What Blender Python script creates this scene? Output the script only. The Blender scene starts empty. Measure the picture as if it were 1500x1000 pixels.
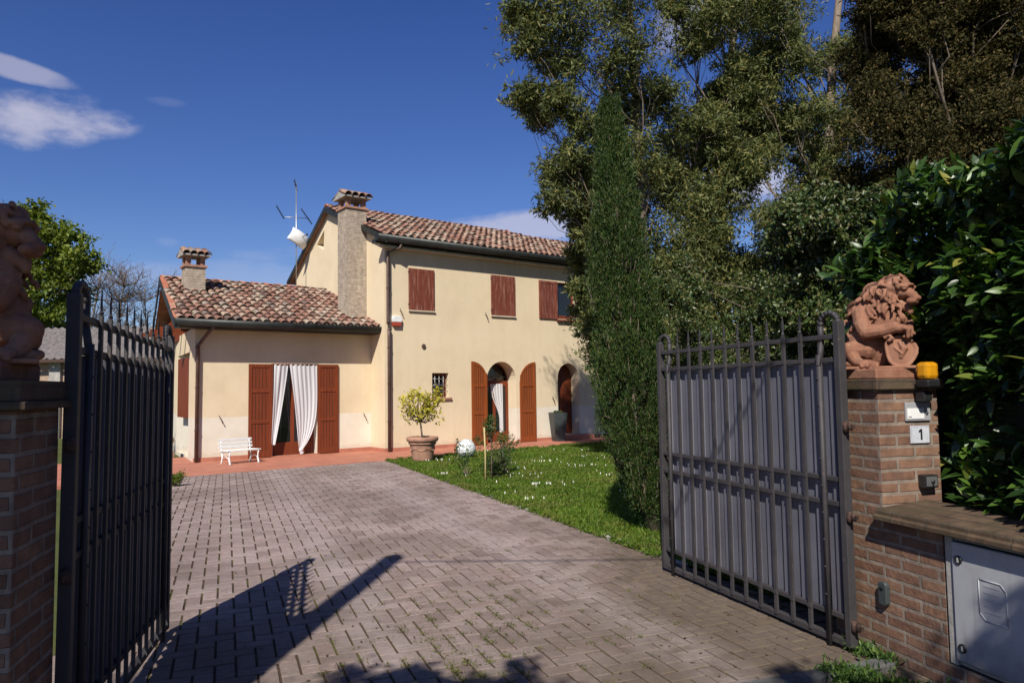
import bpy, math, random
import numpy as np
from mathutils import Vector, Matrix
random.seed(7); RNG = np.random.default_rng(11)
scn = bpy.context.scene; COL = scn.collection
PI = math.pi
# ------------------------------------------------------------------ camera model
F = 1070.; EYE = 1.55
pt = math.atan(.0638); ro = math.atan(.0145)
Rv0 = Vector((1, 0, 0)); Uv0 = Vector((0, -math.sin(pt), math.cos(pt))); FW = Vector((0, math.cos(pt), math.sin(pt)))
Uv = Uv0*math.cos(ro)+Rv0*math.sin(ro); Rv = Rv0*math.cos(ro)-Uv0*math.sin(ro)
cd = bpy.data.cameras.new('camera'); cam = bpy.data.objects.new('camera', cd); COL.objects.link(cam)
m3 = Matrix((Rv, Uv, -FW)).transposed(); cam.matrix_world = Matrix.Translation((0, 0, EYE)) @ m3.to_4x4()
cd.sensor_width = 36; cd.lens = 36*F/1500; cd.clip_start = .05; cd.clip_end = 3000
scn.camera = cam

def ray(u, v):
    return FW+Rv*((u-750)/F)+Uv*((500-v)/F)
def at(u, v, y):
    """world point seen at photo position (u,v) at distance y ahead"""
    d = ray(u, v); t = y/d.y; return Vector((d.x*t, y, EYE+d.z*t))
def gnd(u, v, z=0.):
    d = ray(u, v); t = (z-EYE)/d.z; return Vector((d.x*t, d.y*t, z))
YAW = math.atan(1400/F)
A = Vector((math.sin(YAW), math.cos(YAW), 0)); B = Vector((-math.cos(YAW), math.sin(YAW), 0))
O = gnd(564, 662.5)
HOUSE = Matrix.Translation(O) @ Matrix.Rotation(math.atan2(A.y, A.x), 4, 'Z')
def fr(u, v, b=0.):
    d = ray(u, v); t = (b+O.dot(B))/(d.dot(B)); p = Vector((0, 0, EYE))+d*t
    return ((p-O).dot(A), p.z)

# ------------------------------------------------------------------ helpers
def tag(o, label=None, cat=None, group=None, kind=None):
    if label: o['label'] = label
    if cat: o['category'] = cat
    if group: o['group'] = group
    if kind: o['kind'] = kind
    return o
def empty(name, loc=(0, 0, 0), rz=0., label=None, cat=None, group=None):
    o = bpy.data.objects.new(name, None); COL.objects.link(o)
    o.location = loc; o.rotation_euler = (0, 0, rz); o.empty_display_size = .1
    return tag(o, label, cat, group)
class MB:
    def __init__(s): s.v = []; s.f = []; s.T = None; s.sm = []
    def add(s, vs, fs, smooth=False):
        n = len(s.v)
        s.v += [tuple(s.T @ Vector(p)) if s.T else tuple(p) for p in vs]
        s.f += [tuple(i+n for i in f) for f in fs]; s.sm += [smooth]*len(fs)
        return s
    def box(s, x0, y0, z0, x1, y1, z1):
        return s.add([(x0,y0,z0),(x1,y0,z0),(x1,y1,z0),(x0,y1,z0),(x0,y0,z1),(x1,y0,z1),(x1,y1,z1),(x0,y1,z1)],
                     [(0,3,2,1),(4,5,6,7),(0,1,5,4),(1,2,6,5),(2,3,7,6),(3,0,4,7)])
    def prism(s, pts, axis, c0, c1, smooth=False):
        """polygon pts (p,q) extruded along axis 'x','y','z' between c0,c1"""
        n = len(pts)
        def mk(p, q, c): return {'x': (c, p, q), 'y': (p, c, q), 'z': (p, q, c)}[axis]
        vs = [mk(p, q, c0) for p, q in pts]+[mk(p, q, c1) for p, q in pts]
        area = sum(pts[i][0]*pts[(i+1) % n][1]-pts[(i+1) % n][0]*pts[i][1] for i in range(n))
        flip = (area < 0) != (axis == 'y')
        a, b = tuple(range(n))[::-1], tuple(range(n, 2*n))
        fs = [a, b]+[(i, (i+1) % n, (i+1) % n+n, i+n) for i in range(n)]
        if flip: fs = [f[::-1] for f in fs]
        return s.add(vs, fs, smooth)
    def tube(s, pts, rad, n=8, cap=True, smooth=True):
        pts = [Vector(p) for p in pts]; m = len(pts)
        rad = [rad]*m if isinstance(rad, (int, float)) else list(rad)
        vs = []; ref = None
        for i in range(m):
            d = (pts[min(i+1, m-1)]-pts[max(i-1, 0)])
            d = d.normalized() if d.length > 1e-9 else Vector((0, 0, 1))
            if ref is None: ref = d.orthogonal().normalized()
            ref = (ref-d*ref.dot(d)); ref = ref.normalized() if ref.length > 1e-6 else d.orthogonal().normalized()
            w = d.cross(ref)
            for k in range(n):
                t = 2*PI*k/n; vs.append(pts[i]+(ref*math.cos(t)+w*math.sin(t))*rad[i])
        fs = [(i*n+k, i*n+(k+1) % n, (i+1)*n+(k+1) % n, (i+1)*n+k) for i in range(m-1) for k in range(n)]
        if cap: fs += [tuple(range(n))[::-1], tuple(range((m-1)*n, m*n))]
        return s.add(vs, fs, smooth)
    def lathe(s, prof, n=32, c=(0, 0, 0), smooth=True):
        vs = []; m = len(prof)
        for r, z in prof:
            for k in range(n):
                t = 2*PI*k/n; vs.append((c[0]+r*math.cos(t), c[1]+r*math.sin(t), c[2]+z))
        fs = [(i*n+k, i*n+(k+1) % n, (i+1)*n+(k+1) % n, (i+1)*n+k) for i in range(m-1) for k in range(n)]
        fs += [tuple(range(n))[::-1], tuple(range((m-1)*n, m*n))]
        return s.add(vs, fs, smooth)
    def ball(s, c, r, n=10, m=7, rot=None):
        r = (r, r, r) if isinstance(r, (int, float)) else r
        vs = []; c = Vector(c)
        for i in range(m+1):
            ph = PI*i/m
            for k in range(n):
                t = 2*PI*k/n; p = Vector((r[0]*math.sin(ph)*math.cos(t), r[1]*math.sin(ph)*math.sin(t), -r[2]*math.cos(ph)))
                if rot: p = rot @ p
                vs.append(c+p)
        fs = [(i*n+k, i*n+(k+1) % n, (i+1)*n+(k+1) % n, (i+1)*n+k) for i in range(m) for k in range(n)]
        return s.add(vs, fs, True)
    def build(s, name, mat=None, parent=None, uv=False, bevel=0.):
        me = bpy.data.meshes.new(name); me.from_pydata(s.v, [], s.f); me.update()
        me.polygons.foreach_set('use_smooth', s.sm)
        o = bpy.data.objects.new(name, me); COL.objects.link(o)
        if mat: me.materials.append(mat)
        if parent: o.parent = parent
        if uv: boxuv(me)
        if bevel:
            md = o.modifiers.new('bevel', 'BEVEL'); md.width = bevel; md.segments = 2; md.limit_method = 'ANGLE'
        return o
def boxuv(me):
    uvl = me.uv_layers.new(name='UVMap')
    for p in me.polygons:
        n = p.normal
        for li in p.loop_indices:
            co = me.vertices[me.loops[li].vertex_index].co
            if abs(n.z) > .7: uvl.data[li].uv = (co.x, co.y)
            else:
                t = Vector((-n.y, n.x)); t = t.normalized() if t.length > 1e-6 else Vector((1, 0))
                uvl.data[li].uv = (co.x*t.x+co.y*t.y, co.z)
def apply_mods(o):
    dg = bpy.context.evaluated_depsgraph_get(); ev = o.evaluated_get(dg)
    me = bpy.data.meshes.new_from_object(ev); o.modifiers.clear(); old = o.data; o.data = me
    bpy.data.meshes.remove(old); return o
def cut(o, cutters):
    for c in cutters:
        md = o.modifiers.new('b', 'BOOLEAN'); md.operation = 'DIFFERENCE'; md.object = c; md.solver = 'EXACT'
    bpy.context.view_layer.update(); apply_mods(o)
    for c in cutters: bpy.data.objects.remove(c)

# ------------------------------------------------------------------ materials
class N:
    def __init__(s, name, rough=.7, metal=0., spec=.5):
        s.m = bpy.data.materials.new(name); s.m.use_nodes = True; s.t = s.m.node_tree
        s.b = s.t.nodes['Principled BSDF']; s.set('Roughness', rough); s.set('Metallic', metal)
        s.set('Specular IOR Level', spec); s.tc = None
    def set(s, k, v):
        if k == 'Base Color' and isinstance(v, tuple): v = (*v, 1)
        s.b.inputs[k].default_value = v; return s
    def n(s, typ, **kw):
        nd = s.t.nodes.new(typ)
        for k, v in kw.items():
            if k.startswith('i_'):
                kk = k[2:].replace('_', ' '); nd.inputs[kk].default_value = v
            else: setattr(nd, k, v)
        return nd
    def l(s, a, b): s.t.links.new(a, b)
    def coord(s, kind='Object'):
        if not s.tc: s.tc = s.n('ShaderNodeTexCoord')
        return s.tc.outputs[kind]
    def noise(s, scale, detail=4, rough=.55, vec=None, kind='Object', dist=0.):
        x = s.n('ShaderNodeTexNoise', i_Scale=scale, i_Detail=detail, i_Roughness=rough, i_Distortion=dist)
        s.l(vec if vec else s.coord(kind), x.inputs['Vector']); return x.outputs['Fac']
    def ramp(s, fac, stops, interp='LINEAR'):
        r = s.n('ShaderNodeValToRGB'); r.color_ramp.interpolation = interp
        el = r.color_ramp.elements
        while len(el) < len(stops): el.new(.5)
        for e, (p, c) in zip(el, stops):
            e.position = p; e.color = (*c, 1) if isinstance(c, tuple) else (c, c, c, 1)
        s.l(fac, r.inputs['Fac']); return r.outputs['Color']
    def mix(s, fac, a, b, typ='MIX'):
        x = s.n('ShaderNodeMix', data_type='RGBA', blend_type=typ)
        for sock, v in ((x.inputs[0], fac), (x.inputs[6], a), (x.inputs[7], b)):
            if isinstance(v, (int, float)): sock.default_value = v
            elif isinstance(v, tuple): sock.default_value = (*v, 1)
            else: s.l(v, sock)
        return x.outputs[2]
    def math(s, op, a, b=0.):
        x = s.n('ShaderNodeMath', operation=op)
        for i, v in enumerate((a, b)):
            if isinstance(v, (int, float)): x.inputs[i].default_value = v
            else: s.l(v, x.inputs[i])
        return x.outputs[0]
    def col(s, c): s.l(c, s.b.inputs['Base Color']); return s
    def bump(s, h, strength=.3, dist=.01):
        bp = s.n('ShaderNodeBump', i_Strength=strength, i_Distance=dist); s.l(h, bp.inputs['Height'])
        s.l(bp.outputs[0], s.b.inputs['Normal']); return s
    def island(s):
        return s.n('ShaderNodeNewGeometry').outputs['Random Per Island']
M = {}
def plain(name, c, rough=.6, metal=0., var=.12, sc=6., bump=.0):
    m = N(name, rough, metal); f = m.noise(sc, 5)
    lo = tuple(x*(1-var*2) for x in c); hi = tuple(min(1, x*(1+var)) for x in c)
    m.col(m.ramp(f, [(.3, lo), (.7, hi)]))
    if bump: m.bump(m.noise(sc*6, 4), bump, .01)
    M[name] = m.m; return m.m

def mk_plaster():
    m = N('plaster', .92, spec=.15)
    sep = m.n('ShaderNodeSeparateXYZ'); m.l(m.coord(), sep.inputs[0])
    base = m.ramp(m.noise(.9, 7, .68), [(.25, (.59, .475, .315)), (.5, (.665, .545, .37)), (.8, (.72, .60, .42))])
    # vertical weather streaks
    mp = m.n('ShaderNodeMapping'); mp.inputs['Scale'].default_value = (5, 5, .35); m.l(m.coord(), mp.inputs[0])
    st = m.ramp(m.noise(1., 5, .6, vec=mp.outputs[0]), [(.45, 1.), (.8, .95)])
    base = m.mix(1., base, st, 'MULTIPLY')
    mp3 = m.n('ShaderNodeMapping'); mp3.inputs['Scale'].default_value = (9, 9, .5); m.l(m.coord(), mp3.inputs[0])
    drip = m.ramp(m.noise(1., 6, .7, vec=mp3.outputs[0]), [(.56, 0.), (.72, 1.)])
    base = m.mix(m.math('MULTIPLY', drip, m.ramp(m.noise(.5, 4, .5), [(.4, .05), (.65, .34)])), base, (.40, .32, .22))
    low = m.math('LESS_THAN', m.math('ADD', sep.outputs['Z'], m.math('MULTIPLY', m.noise(30, 3), .012)), .99)
    left = m.math('LESS_THAN', sep.outputs['X'], -.002); right = m.math('GREATER_THAN', sep.outputs['X'], 4.13)
    side = m.math('MAXIMUM', left, right)
    band = m.math('MULTIPLY', low, side)
    bc = m.ramp(m.noise(2.2, 6, .6), [(.3, (.63, .565, .45)), (.7, (.71, .65, .54))])
    base = m.mix(band, base, bc)
    spl = m.math('LESS_THAN', m.math('ADD', sep.outputs['Z'], m.math('MULTIPLY', m.noise(7, 4), .35)), .36)
    base = m.mix(m.math('MULTIPLY', spl, .35), base, (.5, .4, .3))
    m.col(base); m.bump(m.noise(60, 5, .7), .25, .01); M['plaster'] = m.m
mk_plaster()
def mk_tiles():
    m = N('roof_tile', .9, spec=.2)
    c = m.ramp(m.island(), [(0, (.13, .085, .07)), (.18, (.24, .12, .09)), (.4, (.31, .175, .13)), (.6, (.36, .235, .175)), (.8, (.40, .30, .23)), (.92, (.30, .25, .20)), (1, (.17, .12, .10))])
    d = m.ramp(m.noise(9, 6, .7), [(.35, (.3, .24, .2)), (.55, (1., 1., 1.))])
    c = m.mix(.8, c, d, 'MULTIPLY')
    li = m.ramp(m.noise(23, 4, .7), [(.58, 0.), (.68, 1.)])
    c = m.mix(m.math('MULTIPLY', li, .45), c, (.50, .45, .33)); m.col(c)
    m.bump(m.noise(50, 4), .4, .01); M['roof_tile'] = m.m
    m = N('ridge_tile', .85, spec=.2)
    c = m.ramp(m.island(), [(0, (.34, .12, .07)), (.6, (.44, .17, .10)), (1, (.40, .22, .15))])
    c = m.mix(.5, c, m.ramp(m.noise(9, 6, .7), [(.35, (.45, .4, .36)), (.6, (1., 1., 1.))]), 'MULTIPLY'); m.col(c)
    M['ridge_tile'] = m.m
mk_tiles()
def mk_brick(name, c1, c2, mort, w=.25, h=.066, mo=.010, dirt=.5, moss=0.):
    m = N(name, .9, spec=.2)
    mp = m.n('ShaderNodeMapping'); m.l(m.coord('UV'), mp.inputs[0])
    w1 = m.n('ShaderNodeTexNoise', i_Scale=9., i_Detail=2.); m.l(m.coord('UV'), w1.inputs['Vector'])
    sc = m.n('ShaderNodeVectorMath', operation='SCALE'); sc.inputs['Scale'].default_value = .012
    m.l(w1.outputs['Color'], sc.inputs[0])
    ad = m.n('ShaderNodeVectorMath', operation='ADD'); m.l(mp.outputs[0], ad.inputs[0]); m.l(sc.outputs[0], ad.inputs[1])
    br = m.n('ShaderNodeTexBrick'); m.l(ad.outputs[0], br.inputs['Vector'])
    br.inputs['Scale'].default_value = 1; br.inputs['Brick Width'].default_value = w; br.inputs['Row Height'].default_value = h
    br.inputs['Mortar Size'].default_value = mo; br.inputs['Mortar Smooth'].default_value = .25
    br.inputs['Color1'].default_value = (*c1, 1); br.inputs['Color2'].default_value = (*c2, 1); br.inputs['Mortar'].default_value = (*mort, 1)
    c = br.outputs['Color']
    c = m.mix(.9, c, m.ramp(m.noise(11, 6, .7), [(.3, (.45, .42, .42)), (.65, (1.1, 1.05, 1.))]), 'MULTIPLY')
    st = m.ramp(m.noise(3.1, 5, .65), [(.45, 0.), (.7, 1.)])
    c = m.mix(m.math('MULTIPLY', st, dirt), c, (.12, .085, .07))
    if moss:
        c = m.mix(m.math('MULTIPLY', m.ramp(m.noise(6, 6, .7), [(.45, 0.), (.6, 1.)]), moss), c, (.07, .06, .03))
    m.col(c)
    hgt = m.math('ADD', m.math('MULTIPLY', br.outputs['Fac'], -1.), m.math('MULTIPLY', m.noise(45, 5, .7), .5))
    m.bump(hgt, .9, .012); M[name] = m.m
mk_brick('brick', (.185, .10, .068), (.265, .155, .10), (.265, .22, .18), mo=.0115, dirt=.5)
mk_brick('coping_brick', (.085, .056, .038), (.12, .082, .056), (.07, .058, .045), w=.24, h=.06, mo=.005, dirt=.5, moss=.5)
mk_brick('chimney_brick', (.42, .355, .28), (.48, .41, .33), (.42, .365, .30), mo=.006, dirt=.25)
mk_brick('far_brick', (.42, .30, .22), (.48, .36, .28), (.42, .36, .30), w=.4, h=.2, dirt=.2)
def mk_paver():
    m = N('paver', .9, spec=.25)
    c = m.ramp(m.island(), [(0, (.21, .158, .142)), (.3, (.285, .222, .202)), (.7, (.325, .262, .240)), (.9, (.30, .225, .20)), (1, (.24, .19, .175))])
    c = m.mix(.9, c, m.ramp(m.noise(26, 6, .75), [(.3, (.62, .6, .6)), (.7, (1.15, 1.12, 1.12))]), 'MULTIPLY')
    # wear and grime laid out over the drive itself
    g = m.noise(.55, 7, .62, dist=.6)
    c = m.mix(m.ramp(g, [(.42, 0.), (.62, .55)]), c, (.115, .085, .07))
    sep = m.n('ShaderNodeSeparateXYZ'); m.l(m.coord(), sep.inputs[0])
    # old mossy corner beside the right hand gate leaf and the pillar
    tr = m.math('ADD', m.math('MULTIPLY', sep.outputs['X'], .70), m.math('MULTIPLY', sep.outputs['Y'], -.05))
    tr = m.math('ADD', tr, m.math('MULTIPLY', m.noise(2.2, 6, .7), .9))
    mk = m.ramp(tr, [(.30, 0.), (.85, 1.)])
    mo = m.ramp(m.noise(14, 6, .7), [(.4, (.075, .055, .042)), (.6, (.115, .085, .05)), (.75, (.10, .095, .035))])
    c = m.mix(m.math('MULTIPLY', mk, .82), c, mo)
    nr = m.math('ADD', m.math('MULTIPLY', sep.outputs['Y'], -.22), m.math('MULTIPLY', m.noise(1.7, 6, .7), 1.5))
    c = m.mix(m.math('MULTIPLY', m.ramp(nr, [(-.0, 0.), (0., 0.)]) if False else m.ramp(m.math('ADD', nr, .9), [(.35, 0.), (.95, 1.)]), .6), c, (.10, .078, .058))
    # paler strip worn by car tyres on either side of the drive
    ax = m.math('ADD', m.math('ADD', m.math('MULTIPLY', sep.outputs['X'], .931), m.math('MULTIPLY', sep.outputs['Y'], .364)), m.math('MULTIPLY', m.noise(.8, 4), .5))
    trk = None
    for c0 in (2.75, 1.15):
        q = m.math('MAXIMUM', m.math('SUBTRACT', 1., m.math('DIVIDE', m.math('ABSOLUTE', m.math('SUBTRACT', ax, c0)), .32)), 0.); trk = q if trk is None else m.math('ADD', trk, q)
    c = m.mix(m.math('MULTIPLY', m.math('MULTIPLY', trk, .5), m.ramp(m.noise(6, 6, .7), [(.35, .2), (.6, 1.)])), c, (.34, .285, .27))
    sp = m.ramp(m.noise(60, 3, .6), [(.70, 0.), (.76, 1.)])
    c = m.mix(m.math('MULTIPLY', sp, .5), c, (.32, .29, .27))
    m.col(c); m.bump(m.noise(90, 5, .75), .5, .006); M['paver'] = m.m
    m = N('joint_sand', .95, spec=.1)
    c = m.ramp(m.noise(2.5, 6, .65), [(.3, (.085, .055, .038)), (.5, (.065, .045, .03)), (.62, (.085, .080, .025))])
    m.col(c); m.bump(m.noise(120, 4), .5, .01); M['joint_sand'] = m.m
mk_paver()
def mk_terrace():
    m = N('terracotta_floor', .75, spec=.3)
    br = m.n('ShaderNodeTexBrick'); m.l(m.coord(), br.inputs['Vector']); br.offset = 0.
    br.inputs['Scale'].default_value = 1; br.inputs['Brick Width'].default_value = .3; br.inputs['Row Height'].default_value = .3
    br.inputs['Mortar Size'].default_value = .004
    br.inputs['Color1'].default_value = (.40, .15, .095, 1); br.inputs['Color2'].default_value = (.45, .18, .115, 1); br.inputs['Mortar'].default_value = (.34, .17, .12, 1)
    c = m.mix(.7, br.outputs['Color'], m.ramp(m.noise(3, 6, .65), [(.3, (.72, .7, .7)), (.7, (1.1, 1.1, 1.1))]), 'MULTIPLY')
    m.col(c); m.bump(m.noise(40, 4), .15, .01); M['terracotta_floor'] = m.m
mk_terrace()
def mk_wood(name, c, streak=.35, pale=0., rough=.55):
    m = N(name, rough, spec=.35)
    mp = m.n('ShaderNodeMapping'); mp.inputs['Scale'].default_value = (22, 22, 1.2); m.l(m.coord(), mp.inputs[0])
    f = m.noise(1.5, 6, .65, vec=mp.outputs[0])
    lo = tuple(x*(1-streak) for x in c); hi = tuple(x*(1+streak*.5) for x in c)
    cc = m.ramp(f, [(.3, lo), (.7, hi)])
    if pale:
        mp2 = m.n('ShaderNodeMapping'); mp2.inputs['Scale'].default_value = (40, 40, 2.); m.l(m.coord(), mp2.inputs[0])
        cc = m.mix(m.math('MULTIPLY', m.ramp(m.noise(1., 5, .7, vec=mp2.outputs[0]), [(.52, 0.), (.62, 1.)]), pale), cc, (.42, .25, .18))
    m.col(cc); m.bump(f, .3, .004); M[name] = m.m
mk_wood('red_wood', (.17, .035, .010)); mk_wood('worn_red_wood', (.17, .042, .024), .4, .5); mk_wood('bright_red_wood', (.24, .058, .011))
mk_wood('bamboo', (.50, .38, .18), .2); mk_wood('bark', (.17, .13, .095), .5, rough=.9); mk_wood('pale_bark', (.21, .16, .12), .45, rough=.9)
mk_wood('log_wood', (.22, .15, .10), .5, rough=.9)
plain('gutter_metal', (.032, .035, .033), .5, .4, .2); plain('copper_pipe', (.12, .075, .06), .5, .3, .2)
plain('white_paint', (.72, .72, .70), .55, 0, .05, 9); plain('cornice_paint', (.62, .53, .40), .85, 0, .06)
plain('grey_plastic', (.30, .30, .31), .45, 0, .05, 5); plain('black_plastic', (.015, .015, .016), .4, 0, .1)
plain('terracotta', (.36, .19, .125), .8, 0, .18, 7, .2); plain('dark_void', (.008, .007, .006), .9)
plain('antenna_metal', (.38, .38, .37), .4, .8, .1); plain('siren_red', (.35, .05, .03), .5); plain('stone_kerb', (.10, .098, .095), .9, 0, .25, 14, .5)
plain('planter_grey', (.045, .055, .055), .5, 0, .12, 4); plain('soil', (.06, .045, .03), .95, 0, .3, 20, .5); plain('concrete_trim', (.33, .31, .28), .9, 0, .15, 12, .3)
plain('rusty_iron', (.075, .04, .028), .8, .2, .4, 30); plain('asphalt', (.05, .05, .05), .9, 0, .2, 30, .4); plain('wooden_pole', (.12, .09, .07), .9)
def mk_gate():
    m = N('gate_paint', .62, .1, .35)
    c = m.ramp(m.noise(5, 6, .65), [(.3, (.034, .031, .033)), (.7, (.058, .052, .054))])
    c = m.mix(m.ramp(m.noise(28, 6, .75), [(.60, 0.), (.68, .7)]), c, (.13, .085, .06)); m.col(c)
    m.bump(m.noise(70, 4), .2, .003); M['gate_paint'] = m.m
    m = N('gate_sheet', .55, .1, .4)
    c = m.ramp(m.noise(2.4, 6, .6), [(.3, (.10, .10, .125)), (.7, (.145, .142, .17))])
    mp = m.n('ShaderNodeMapping'); mp.inputs['Scale'].default_value = (14, 14, .8); m.l(m.coord(), mp.inputs[0])
    c = m.mix(m.ramp(m.noise(1., 6, .7, vec=mp.outputs[0]), [(.48, 0.), (.70, .6)]), c, (.07, .06, .055)); c = m.mix(m.ramp(m.noise(40, 5, .75), [(.64, 0.), (.70, .8)]), c, (.13, .08, .05)); m.col(c); m.bump(m.noise(3, 3), .3, .02)
    M['gate_sheet'] = m.m
    m = N('cabinet_plastic', .5, 0, .4)
    c = m.ramp(m.noise(1.6, 5, .6), [(.3, (.30, .305, .32)), (.7, (.37, .375, .395))])
    c = m.mix(m.ramp(m.noise(9, 6, .75), [(.50, 0.), (.75, .45)]), c, (.22, .21, .20))
    mp = m.n('ShaderNodeMapping'); mp.inputs['Scale'].default_value = (26, 26, 1.2); m.l(m.coord(), mp.inputs[0])
    c = m.mix(m.ramp(m.noise(1., 6, .7, vec=mp.outputs[0]), [(.55, 0.), (.75, .4)]), c, (.17, .15, .13))
    sz = m.n('ShaderNodeSeparateXYZ'); m.l(m.coord(), sz.inputs[0]); c = m.mix(m.ramp(m.math('ADD', sz.outputs['Z'], m.math('MULTIPLY', m.noise(12, 5), .3)), [(.30, .55), (.48, 0.)]), c, (.12, .10, .08)); m.col(c); M['cabinet_plastic'] = m.m
mk_gate()
def mk_statue():
    m = N('statue_terracotta', .85, 0, .25)
    c = m.ramp(m.noise(7, 6, .65), [(.25, (.12, .05, .032)), (.5, (.25, .115, .070)), (.75, (.33, .175, .115))])
    c = m.mix(m.ramp(m.noise(13, 5, .7), [(.56, 0.), (.70, .6)]), c, (.06, .045, .03))
    c = m.mix(m.ramp(m.noise(31, 5, .7), [(.62, 0.), (.68, .5)]), c, (.30, .26, .16))
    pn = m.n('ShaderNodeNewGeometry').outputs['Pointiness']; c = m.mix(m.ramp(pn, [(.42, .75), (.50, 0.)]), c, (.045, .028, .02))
    m.col(c); m.bump(m.noise(55, 5, .7), .5, .006); M['statue_terracotta'] = m.m
mk_statue()
def mk_glass():
    m = N('dark_glass', .04, 0, .6); m.set('Base Color', (.012, .014, .016)); M['dark_glass'] = m.m
    m = N('amber_plastic', .2, 0, .6); m.set('Base Color', (.75, .34, .012)); m.set('Transmission Weight', .35); M['amber_plastic'] = m.m
    m = N('curtain_cloth', .9, 0, .1); m.set('Base Color', (.80, .79, .80))
    tr = m.n('ShaderNodeBsdfTranslucent'); tr.inputs[0].default_value = (.8, .79, .8, 1); mx = m.n('ShaderNodeMixShader'); mx.inputs[0].default_value = .35
    m.l(m.b.outputs[0], mx.inputs[1]); m.l(tr.outputs[0], mx.inputs[2]); m.l(mx.outputs[0], m.t.nodes['Material Output'].inputs['Surface']); M['curtain_cloth'] = m.m
    m = N('globe_mosaic', .35, 0, .5)
    vo = m.n('ShaderNodeTexVoronoi', i_Scale=16., feature='DISTANCE_TO_EDGE'); m.l(m.coord(), vo.inputs['Vector'])
    c = m.ramp(vo.outputs['Distance'], [(.02, (.25, .26, .25)), (.08, (.66, .68, .68))])
    c = m.mix(m.ramp(m.noise(7, 3, .5), [(.60, 0.), (.63, 1.)]), c, (.16, .20, .15)); m.col(c); M['globe_mosaic'] = m.m
mk_glass()
def mk_leaf(name, stops, rough=.55, trans=.25, spec=.3):
    m = N(name, rough, 0, spec)
    c = m.ramp(m.island(), stops)
    c = m.mix(1., c, m.ramp(m.noise(.9, 3, .5), [(.3, (.75, .75, .75)), (.7, (1.2, 1.15, 1.1))]), 'MULTIPLY')
    m.col(c)
    tr = m.n('ShaderNodeBsdfTranslucent'); hs = m.n('ShaderNodeHueSaturation'); hs.inputs['Value'].default_value = 1.3; hs.inputs['Saturation'].default_value = 1.1
    m.l(c, hs.inputs['Color']); m.l(hs.outputs[0], tr.inputs[0])
    mx = m.n('ShaderNodeMixShader'); mx.inputs[0].default_value = trans
    out = m.t.nodes['Material Output']; m.l(m.b.outputs[0], mx.inputs[1]); m.l(tr.outputs[0], mx.inputs[2]); m.l(mx.outputs[0], out.inputs['Surface'])
    M[name] = m.m
mk_leaf('eucalyptus_leaf', [(0, (.04, .06, .018)), (.4, (.095, .122, .036)), (.75, (.15, .165, .05)), (1, (.21, .18, .055))])
mk_leaf('cypress_leaf', [(0, (.012, .032, .006)), (.5, (.032, .068, .012)), (.85, (.065, .10, .018)), (1, (.12, .11, .035))], trans=.15)
mk_leaf('laurel_leaf', [(0, (.014, .036, .006)), (.6, (.036, .085, .012)), (.94, (.08, .15, .022)), (1, (.22, .20, .04))], .38, .22, .5)
mk_leaf('broad_leaf', [(0, (.02, .04, .012)), (.5, (.05, .085, .02)), (.85, (.10, .12, .03)), (1, (.16, .13, .06))], .4, .2, .45)
mk_leaf('dark_oak_leaf', [(0, (.022, .024, .008)), (.6, (.050, .046, .014)), (.95, (.095, .072, .022)), (1, (.20, .14, .07))], .75, .2, .15)
mk_leaf('spring_leaf', [(0, (.06, .10, .012)), (.6, (.12, .17, .02)), (1, (.20, .23, .03))], .55, .35)
mk_leaf('lemon_leaf', [(0, (.22, .22, .02)), (.5, (.46, .42, .03)), (1, (.62, .54, .06))], .5, .3)
mk_leaf('shrub_leaf', [(0, (.02, .05, .01)), (.6, (.05, .10, .02)), (1, (.10, .15, .03))], .5, .2)
mk_leaf('moss_leaf', [(0, (.05, .06, .012)), (.6, (.10, .12, .02)), (1, (.18, .18, .03))], .8, .15)
mk_leaf('brown_leaf', [(0, (.10, .06, .04)), (1, (.20, .13, .08))], .7, .2)
mk_leaf('grass_blade', [(0, (.05, .10, .008)), (.5, (.09, .165, .012)), (.9, (.14, .21, .02)), (1, (.22, .20, .06))], .6, .35)
_g = bpy.data.materials['grass_blade']; _nt = _g.node_tree; _b = _nt.nodes['Principled BSDF']; _src = _b.inputs['Base Color'].links[0].from_socket
_m = _nt.nodes.new('ShaderNodeMix'); _m.data_type = 'RGBA'; _n = _nt.nodes.new('ShaderNodeTexNoise'); _n.inputs['Scale'].default_value = 1.6; _n.inputs['Detail'].default_value = 6; _tc = _nt.nodes.new('ShaderNodeTexCoord'); _nt.links.new(_tc.outputs['Object'], _n.inputs['Vector'])
_r = _nt.nodes.new('ShaderNodeValToRGB'); _r.color_ramp.elements[0].position = .5; _r.color_ramp.elements[1].position = .68; _r.color_ramp.elements[1].color = (.65, .65, .65, 1)
_nt.links.new(_n.outputs['Fac'], _r.inputs[0]); _nt.links.new(_r.outputs[0], _m.inputs[0]); _nt.links.new(_src, _m.inputs[6]); _m.inputs[7].default_value = (.20, .18, .05, 1); _nt.links.new(_m.outputs[2], _b.inputs['Base Color'])
mk_leaf('daisy_petal', [(0, (.6, .6, .55)), (1, (.8, .8, .76))], .7, .2)
def mk_ground():
    m = N('field_grass', .95, spec=.1)
    m.col(m.ramp(m.noise(.7, 7, .65), [(.3, (.05, .06, .02)), (.7, (.09, .10, .03))])); m.bump(m.noise(20, 5), .5, .03); M['field_grass'] = m.m
    m = N('lawn_soil', .95, spec=.1)
    m.col(m.ramp(m.noise(1.1, 7, .65), [(.3, (.035, .06, .012)), (.7, (.07, .10, .02))])); M['lawn_soil'] = m.m
mk_ground()

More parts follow.
